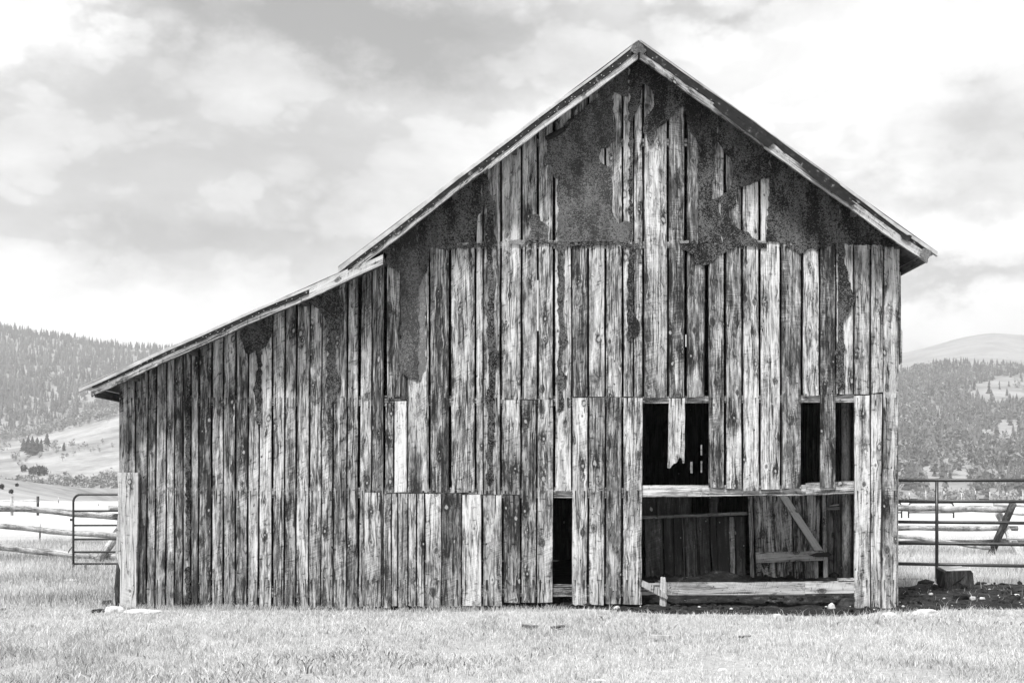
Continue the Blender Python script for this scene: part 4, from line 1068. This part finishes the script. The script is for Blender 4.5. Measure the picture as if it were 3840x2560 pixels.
# right pipe fence
gate = empty('pipe_fence', (6.2, 4.0, 0), 'dark steel pipe fence panel with five rails right of the barn', 'fence')
def gy(px): return 4.0 - 0.48 * (px - 3360) / 480
for py in (1800, 1878, 1956, 2035, 2113):
    z = EYE - (py - 1800) / 300 * 19 / 15
    p0 = Vector((4.95, 4.38, z)); P1 = W(4350, 0, gy(4350)); P1.z = z
    tube('pipe_rail', gate, [p0, p0.lerp(P1, .5), P1], 0.027, PIPE, 12)
for px in (3513, 4120):
    q = W(px, 0, gy(px) + .0)
    tube('pipe_post', gate, [Vector((q.x, q.y, -0.1)), Vector((q.x, q.y, 0.8)), Vector((q.x, q.y, 1.58))], 0.026, PIPE, 12)

# buck-and-rail fence beyond it
bk = empty('log_fence', W(3780, 2100, 10), 'weathered buck and rail log fence behind the pipe fence', 'fence')
bk.location.z = 0
def log(parent, pts, r, mat=LOG, y=10.0, name='log_rail', rough=.06):
    P = [W(a_, b_, (y if len(q_) == 0 else q_[0])) for a_, b_, *q_ in pts]
    full = []
    for A, B in zip(P, P[1:]):
        m = max(2, int((B - A).length / 0.35))
        for j in range(m): full.append(A.lerp(B, j / m))
    full.append(P[-1])
    nn = len(full)
    full = [q + Vector((0, random.uniform(-.01, .01), random.uniform(-.012, .012))) for q in full]
    return tube(name, parent, full, [r * random.uniform(.9, 1.08) for _ in range(nn)], mat, 10, rough)
log(bk, ((2950, 1900), (3500, 1905), (3785, 1911)), .072, LOG)
log(bk, ((2950, 1976), (3500, 1979), (3815, 1980)), .058, LOG)
log(bk, ((3250, 1992), (3364, 2009), (3505, 2026), (3712, 2056)), .04, LOG)
log(bk, ((2950, 2044), (3364, 2036), (3900, 2024)), .05, LOG, 10.2)
log(bk, ((3726, 1892), (3980, 1895)), .04, PALELOG, 10.4)
log(bk, ((3775, 2018), (3990, 2019)), .036, PALELOG, 9.7)
log(bk, ((3780, 1925), (3990, 1928)), .035, PALELOG, 10.6)
log(bk, ((3800, 1884, 9.75), (3714, 2082, 10.15)), .078, POST, name='buck_leg')
log(bk, ((3742, 1922, 10.2), (3836, 2098, 9.6)), .078, PALELOG, name='buck_leg')

# left gate
lg = empty('pipe_gate', W(275, 2134, 6.6), 'dark tubular farm gate with rounded top corner left of the barn', 'gate')
YG = 6.6
arc = [W(275, 2136, YG), W(275, 2000, YG), W(275, 1884, YG)]
for k in range(1, 7):
    t_ = math.pi / 2 * k / 6
    arc.append(W(275 + 28 * (1 - math.cos(t_)), 1882 - 29 * math.sin(t_), YG))
e0 = W(445, 1850, YG); arc += [Vector((-6.2, YG, arc[-1].z)), Vector((-4.97, YG, arc[-1].z + .01))]
tube('gate_frame', lg, arc, 0.021, PIPE, 10)
for py in (1915, 1969, 2021, 2069, 2113):
    A = W(275, py, YG); tube('gate_rail', lg, [A, Vector((-6.2, YG, A.z + .004)), Vector((-4.97, YG, A.z + .008))], 0.019, PIPE, 10)
tube('gate_stub', lg, [W(320, 2113, YG), W(320, 2150, YG)], 0.02, PIPE, 10)
q = W(267, 1948, YG)
finish('gate_latch', [q + Vector((sx * .02, sy * .015, sz * .022)) for sx in (-1, 1) for sy in (-1, 1) for sz in (-1, 1)], [(0, 1, 3, 2), (4, 6, 7, 5), (0, 4, 5, 1), (2, 3, 7, 6), (0, 2, 6, 4), (1, 5, 7, 3)], PIPE, lg)
tube('chain', lg, [W(270, 2050, YG - .03), W(262, 2060, YG - .05)] + [W(256 + (i % 2) * 1.6, 2070 + i * 5, YG - .05) for i in range(14)], [0.008 + .004 * (i % 2) for i in range(16)], PIPE, 6)

# left log fence
lf = empty('log_fence', W(100, 2106, 8.5), 'three sagging bark-covered log rails behind the left gate', 'fence')
log(lf, ((-900, 1846), (-260, 1886), (0, 1903), (200, 1915), (435, 1938), (600, 1950)), .068, LOG, 8.5)
log(lf, ((-900, 1915), (-260, 1955), (0, 1971), (120, 1982), (250, 1996), (435, 2008), (600, 2022)), .06, LOG, 8.5)
log(lf, ((-900, 1982), (-260, 2022), (0, 2049), (120, 2064), (270, 2080), (435, 2091), (600, 2100)), .066, LOG, 8.45)
log(lf, ((368, 2104, 8.2), (470, 1955, 8.9)), .085, LOG, name='buck_leg')
log(lf, ((408, 1901, 8.3), (560, 1904, 8.8)), .05, PALELOG)

# far fences and posts
ff = empty('post_fence', W(92, 1925, 40), 'far two-post wooden fence on the field above the left log rails', 'fence')
for px, r_ in ((45, .07), (142, .065)):
    q = W(px, 1860, 40); tube('fence_post', ff, [Vector((q.x, q.y, -.1)), q], r_, LOG if px < 100 else POST, 8)
log(ff, ((-120, 1879), (142, 1877)), .045, PALELOG, 40)
for px, py, y_, r_, lab in ((150, 1955, 17, .022, 'thin steel post with white tip behind the middle left log rail'), (370, 1878, 60, .03, 'thin dark post on the field right of the left gate corner'),
                            (219, 1864, 70, .03, 'thin pale post on the field left of the gate corner')):
    q = W(px, py, y_); root = empty('steel_post', (q.x, q.y, gz(q.x, q.y)), lab, 'post')
    tube('shaft', root, [Vector((q.x, q.y, gz(q.x, q.y) - .1)), q - Vector((0, 0, .25))], r_, POST, 6)
    tube('painted_tip', root, [q - Vector((0, 0, .25)), q], r_ * 1.1, ROCK, 6)
for k, (px, py) in enumerate(((3410, 1846), (3472, 1839), (3540, 1841), (3606, 1846), (3658, 1839), (3712, 1842), (3776, 1845), (3836, 1841))):
    q = W(px, py, 75); z0 = gz(q.x, q.y)
    root = empty('field_post', (q.x, q.y, z0), ('first', 'second', 'third', 'fourth', 'fifth', 'sixth', 'seventh', 'eighth')[k] + (' distant field post from the barn corner, dark with white tip' if k % 2 == 0 else ' distant field post from the barn corner, pale all over'), 'post', 'distant field posts')
    tube('shaft', root, [Vector((q.x, q.y, z0 - .1)), q - Vector((0, 0, .3 if k % 2 == 0 else .02))], .035, POST if k % 2 == 0 else PALELOG, 6)
    tube('painted_tip', root, [q - Vector((0, 0, .3 if k % 2 == 0 else .02)), q], .04, ROCK, 6)
for x0, x1, lab in ((3407, 3576, 'distant low pipe hoop gate seen between the right pipe rails'), (3230, 3381, 'distant pipe hoop gate half hidden by the barn corner')):
    g2 = empty('hoop_gate', W(x0, 1938, 36), lab, 'gate')
    pth = [W(x0, 1942, 36), W(x0, 1896, 36), W(x0 + 5, 1887, 36), W(x0 + 13, 1884, 36), W(x1 - 13, 1884, 36), W(x1 - 5, 1887, 36), W(x1, 1896, 36), W(x1, 1942, 36)]
    tube('hoop', g2, pth, .038, PIPE, 8)
    tube('cross_pipe', g2, [W(x0, 1921, 36), W(x1, 1921, 36)], .03, PIPE, 8)

# pebbles on the dirt
bm = bmesh.new()
for _ in range(230):
    x = rng.uniform(0.6, 9.5); y = rng.uniform(-0.75, 3.2)
    if not in_dirt(x, y) or (x < 4.9 and y > 0.3): continue
    r_ = float(rng.gamma(1.6, 0.005)) + 0.003
    mt = bmesh.ops.create_icosphere(bm, subdivisions=1, radius=r_)
    q = Vector((x, y, dirt_z(x, y) + r_ * .3))
    s_ = Vector((rng.uniform(.8, 1.5), rng.uniform(.8, 1.3), rng.uniform(.5, .9)))
    for v_ in mt['verts']: v_.co = Vector((v_.co.x * s_.x, v_.co.y * s_.y, v_.co.z * s_.z)) + q
me = bpy.data.meshes.new('pebbles'); bm.to_mesh(me); bm.free(); me.materials.append(ROCK)
o = bpy.data.objects.new('pebbles', me); col.objects.link(o); tag(o, kind='stuff')
bm = bmesh.new()
for _ in range(900):
    x = rng.uniform(0.6, 9.5); y = rng.uniform(-0.75, 3.3)
    if not in_dirt(x, y): continue
    r_ = float(rng.gamma(2.0, 0.012)) + 0.006
    mt = bmesh.ops.create_icosphere(bm, subdivisions=1, radius=r_)
    q = Vector((x, y, dirt_z(x, y) + r_ * .2)); sd = rng.uniform(.6, 1.4, 3)
    for v_ in mt['verts']:
        j = rng.uniform(.8, 1.2); v_.co = Vector((v_.co.x * sd[0] * j, v_.co.y * sd[1] * j, v_.co.z * .7 * j)) + q
me = bpy.data.meshes.new('soil_clods'); bm.to_mesh(me); bm.free(); me.materials.append(DIRT)
o = bpy.data.objects.new('soil_clods', me); col.objects.link(o); tag(o, kind='stuff')

# ------------------------------------------------------------------ grass: real blades
def ground_np(x, y): return np.array([gz(a_, b_) for a_, b_ in zip(x, y)])
def blades(name, X, Y, Hh, Wd, tone, mat, lean=0.45):
    n = len(X); Zg = ground_np(X, Y)
    ang = rng.uniform(0, 2 * np.pi, n); fa = rng.uniform(0, 2 * np.pi, n)
    lx, ly = np.cos(ang) * Hh * lean * rng.uniform(.2, 1.6, n), np.sin(ang) * Hh * lean * rng.uniform(.2, 1.6, n)
    wx, wy = np.cos(fa) * Wd / 2, np.sin(fa) * Wd / 2
    V = np.empty((n, 5, 3)); b = np.stack([X, Y, Zg - .004], 1)
    w = np.stack([wx, wy, np.zeros(n)], 1)
    mid = b + np.stack([lx * .35, ly * .35, Hh * .58], 1); tip = b + np.stack([lx, ly, Hh * rng.uniform(.8, 1.0, n)], 1)
    V[:, 0] = b - w; V[:, 1] = b + w; V[:, 2] = mid + w * .75; V[:, 3] = mid - w * .75; V[:, 4] = tip
    i = np.arange(n)[:, None] * 5
    F = np.concatenate([i + [0, 1, 2], i + [0, 2, 3], i + [3, 2, 4]], 0)
    T = np.repeat(tone, 5)
    o = np_object(name, V.reshape(-1, 3), F, mat, T); tag(o, kind='stuff'); return o
def field(n, x0, x1, y0, y1, keep):
    X = rng.uniform(x0, x1, n); Y = rng.uniform(y0, y1, n)
    k = np.array([keep(a_, b_) for a_, b_ in zip(X, Y)]); return X[k], Y[k]
def pn(x, y, s, sd): return mnoise.noise(Vector((x * s, y * s, sd)))
def keep_near(x, y):
    if abs(x) > 0.427 * (y + D) + 2.4: return False
    if y > -0.03 and XL - .02 < x < XR + .02: return False
    if in_dirt(x, y): return rng.random() < (0.012 if y > -0.3 else 0.03)
    if pn(x, y, 1.3, 31) > 0.33: return rng.random() < 0.22
    return True
X, Y = field(330000, -9.0, 9.0, -6.6, 0.3, keep_near)
pt = np.array([pn(a_, b_, 0.55, 3) * .7 + pn(a_, b_, 2.2, 8) * .6 for a_, b_ in zip(X, Y)])
cl = np.array([pn(a_, b_, 7.0, 21) + .6 * pn(a_, b_, 15.0, 27) for a_, b_ in zip(X, Y)])
k = (cl > -0.55 + 0.5 * rng.random(len(X))) | (rng.random(len(X)) < .25); X, Y, pt, cl = X[k], Y[k], pt[k], cl[k]
leftlow = np.clip((-2.2 - X) / 2.0, 0, 1) * np.clip((-1.6 - Y) / 2.0, 0, 1)
H = (0.014 + rng.gamma(2.2, 0.0095, len(X))) * (1 + .4 * pt) * (1 + .9 * np.clip(cl, -.5, 1)) * (1 + .9 * leftlow)
tone = np.clip(0.80 - .28 * pt - .20 * cl - .16 * leftlow + rng.normal(size=len(X)) * .22, 0, 1)
blades('grass', X, Y, np.clip(H, .01, .16), rng.uniform(.004, .0085, len(X)), tone, GRASS, .7)
def keep_side(x, y):
    if XL - .05 < x < XR + .05: return False
    if abs(x) > 0.427 * (y + D) + 3.0: return False
    if in_dirt(x, y): return rng.random() < .03
    return True
X, Y = field(240000, -17.0, 17.0, 0.0, 16.0, keep_side)
tall = np.clip((Y - 5.0) / 2.5, 0, 1) * np.where(X < 0, 0.45, 1.0)
pt = np.array([pn(a_, b_, 0.5, 13) for a_, b_ in zip(X, Y)])
H = (0.05 + rng.gamma(3.0, 0.014, len(X))) * (1 + .5 * pt) * (1 + 1.0 * tall)
tone = np.clip(0.60 - .4 * pt + .2 * tall + rng.normal(size=len(X)) * .2 + np.where(X > 0, .12, -.1 * (Y < 5)), 0, 1)
blades('grass', X, Y, np.clip(H, .02, .3), rng.uniform(.005, .011, len(X)), tone, GRASS)
# tall dry stalks and weed leaves
X, Y = field(4000, -7.5, 7.5, -6.2, -0.05, keep_near)
blades('tall_stalks', X, Y, rng.uniform(.06, .16, len(X)), rng.uniform(.002, .004, len(X)), np.clip(rng.normal(.9, .15, len(X)), 0, 1), GRASS, .5)
wx_, wy_ = [], []
for cx_, cy_, sx, sy, m in ((-3.3, -5.3, .7, .25, 900), (-2.2, -5.0, .5, .3, 700), (-1.7, -4.3, .35, .12, 350), (-0.55, -4.2, .3, .1, 250), (-5.0, -3.4, .5, .3, 500), (-0.9, -4.0, .8, .15, 400), (0.6, -1.6, .12, .06, 40), (1.6, -1.7, .1, .05, 30), (1.0, -1.2, .08, .05, 30), (4.9, -1.4, .5, .2, 220), (-1.2, -2.3, .5, .1, 80)):
    m = m * 6 // 10; wx_.append(rng.normal(cx_, sx * 1.2, m)); wy_.append(rng.normal(cy_, sy * 1.4, m) + 0.25 * np.sin(wx_[-1] * 3.1))
X, Y = np.concatenate(wx_), np.concatenate(wy_)
blades('weeds', X, Y, rng.uniform(.03, .09, len(X)), rng.uniform(.01, .022, len(X)), np.clip(rng.normal(.42, .28, len(X)), 0, 1), GRASS, 1.1)
# tufts against the wall foot
X = rng.uniform(-4.9, 5.0, 9000); Y = -0.03 - rng.gamma(1.5, .05, len(X))
k = np.array([(not in_dirt(a_, b_)) and pn(a_, 0, 1.7, 3) > -.25 for a_, b_ in zip(X, Y)]); X, Y = X[k], Y[k]
blades('wall_foot_grass', X, Y, rng.uniform(.03, .10, len(X)), rng.uniform(.003, .007, len(X)), np.clip(rng.normal(.55, .3, len(X)), 0, 1), GRASS, .5)
# ------------------------------------------------------------------ the air over the valley
hz = bpy.data.materials.new('valley_haze'); hz.use_nodes = True; hz.node_tree.nodes.clear()
ho = hz.node_tree.nodes.new('ShaderNodeOutputMaterial'); hv = hz.node_tree.nodes.new('ShaderNodeVolumePrincipled')
hv.inputs['Color'].default_value = (0.97, 0.97, 0.97, 1); hv.inputs['Density'].default_value = 0.00022; hv.inputs['Anisotropy'].default_value = 0.2
hz.node_tree.links.new(hv.outputs[0], ho.inputs['Volume'])
hx, hy0, hy1, hz0, hz1 = 4200, -60, 4300, -13, 345
hvts = [(x, y, z) for z in (hz0, hz1) for y in (hy0, hy1) for x in (-hx, hx)]
haze = finish('haze', hvts, [(0, 2, 3, 1), (4, 5, 7, 6), (0, 1, 5, 4), (1, 3, 7, 5), (3, 2, 6, 7), (2, 0, 4, 6)], hz); tag(haze, kind='stuff')
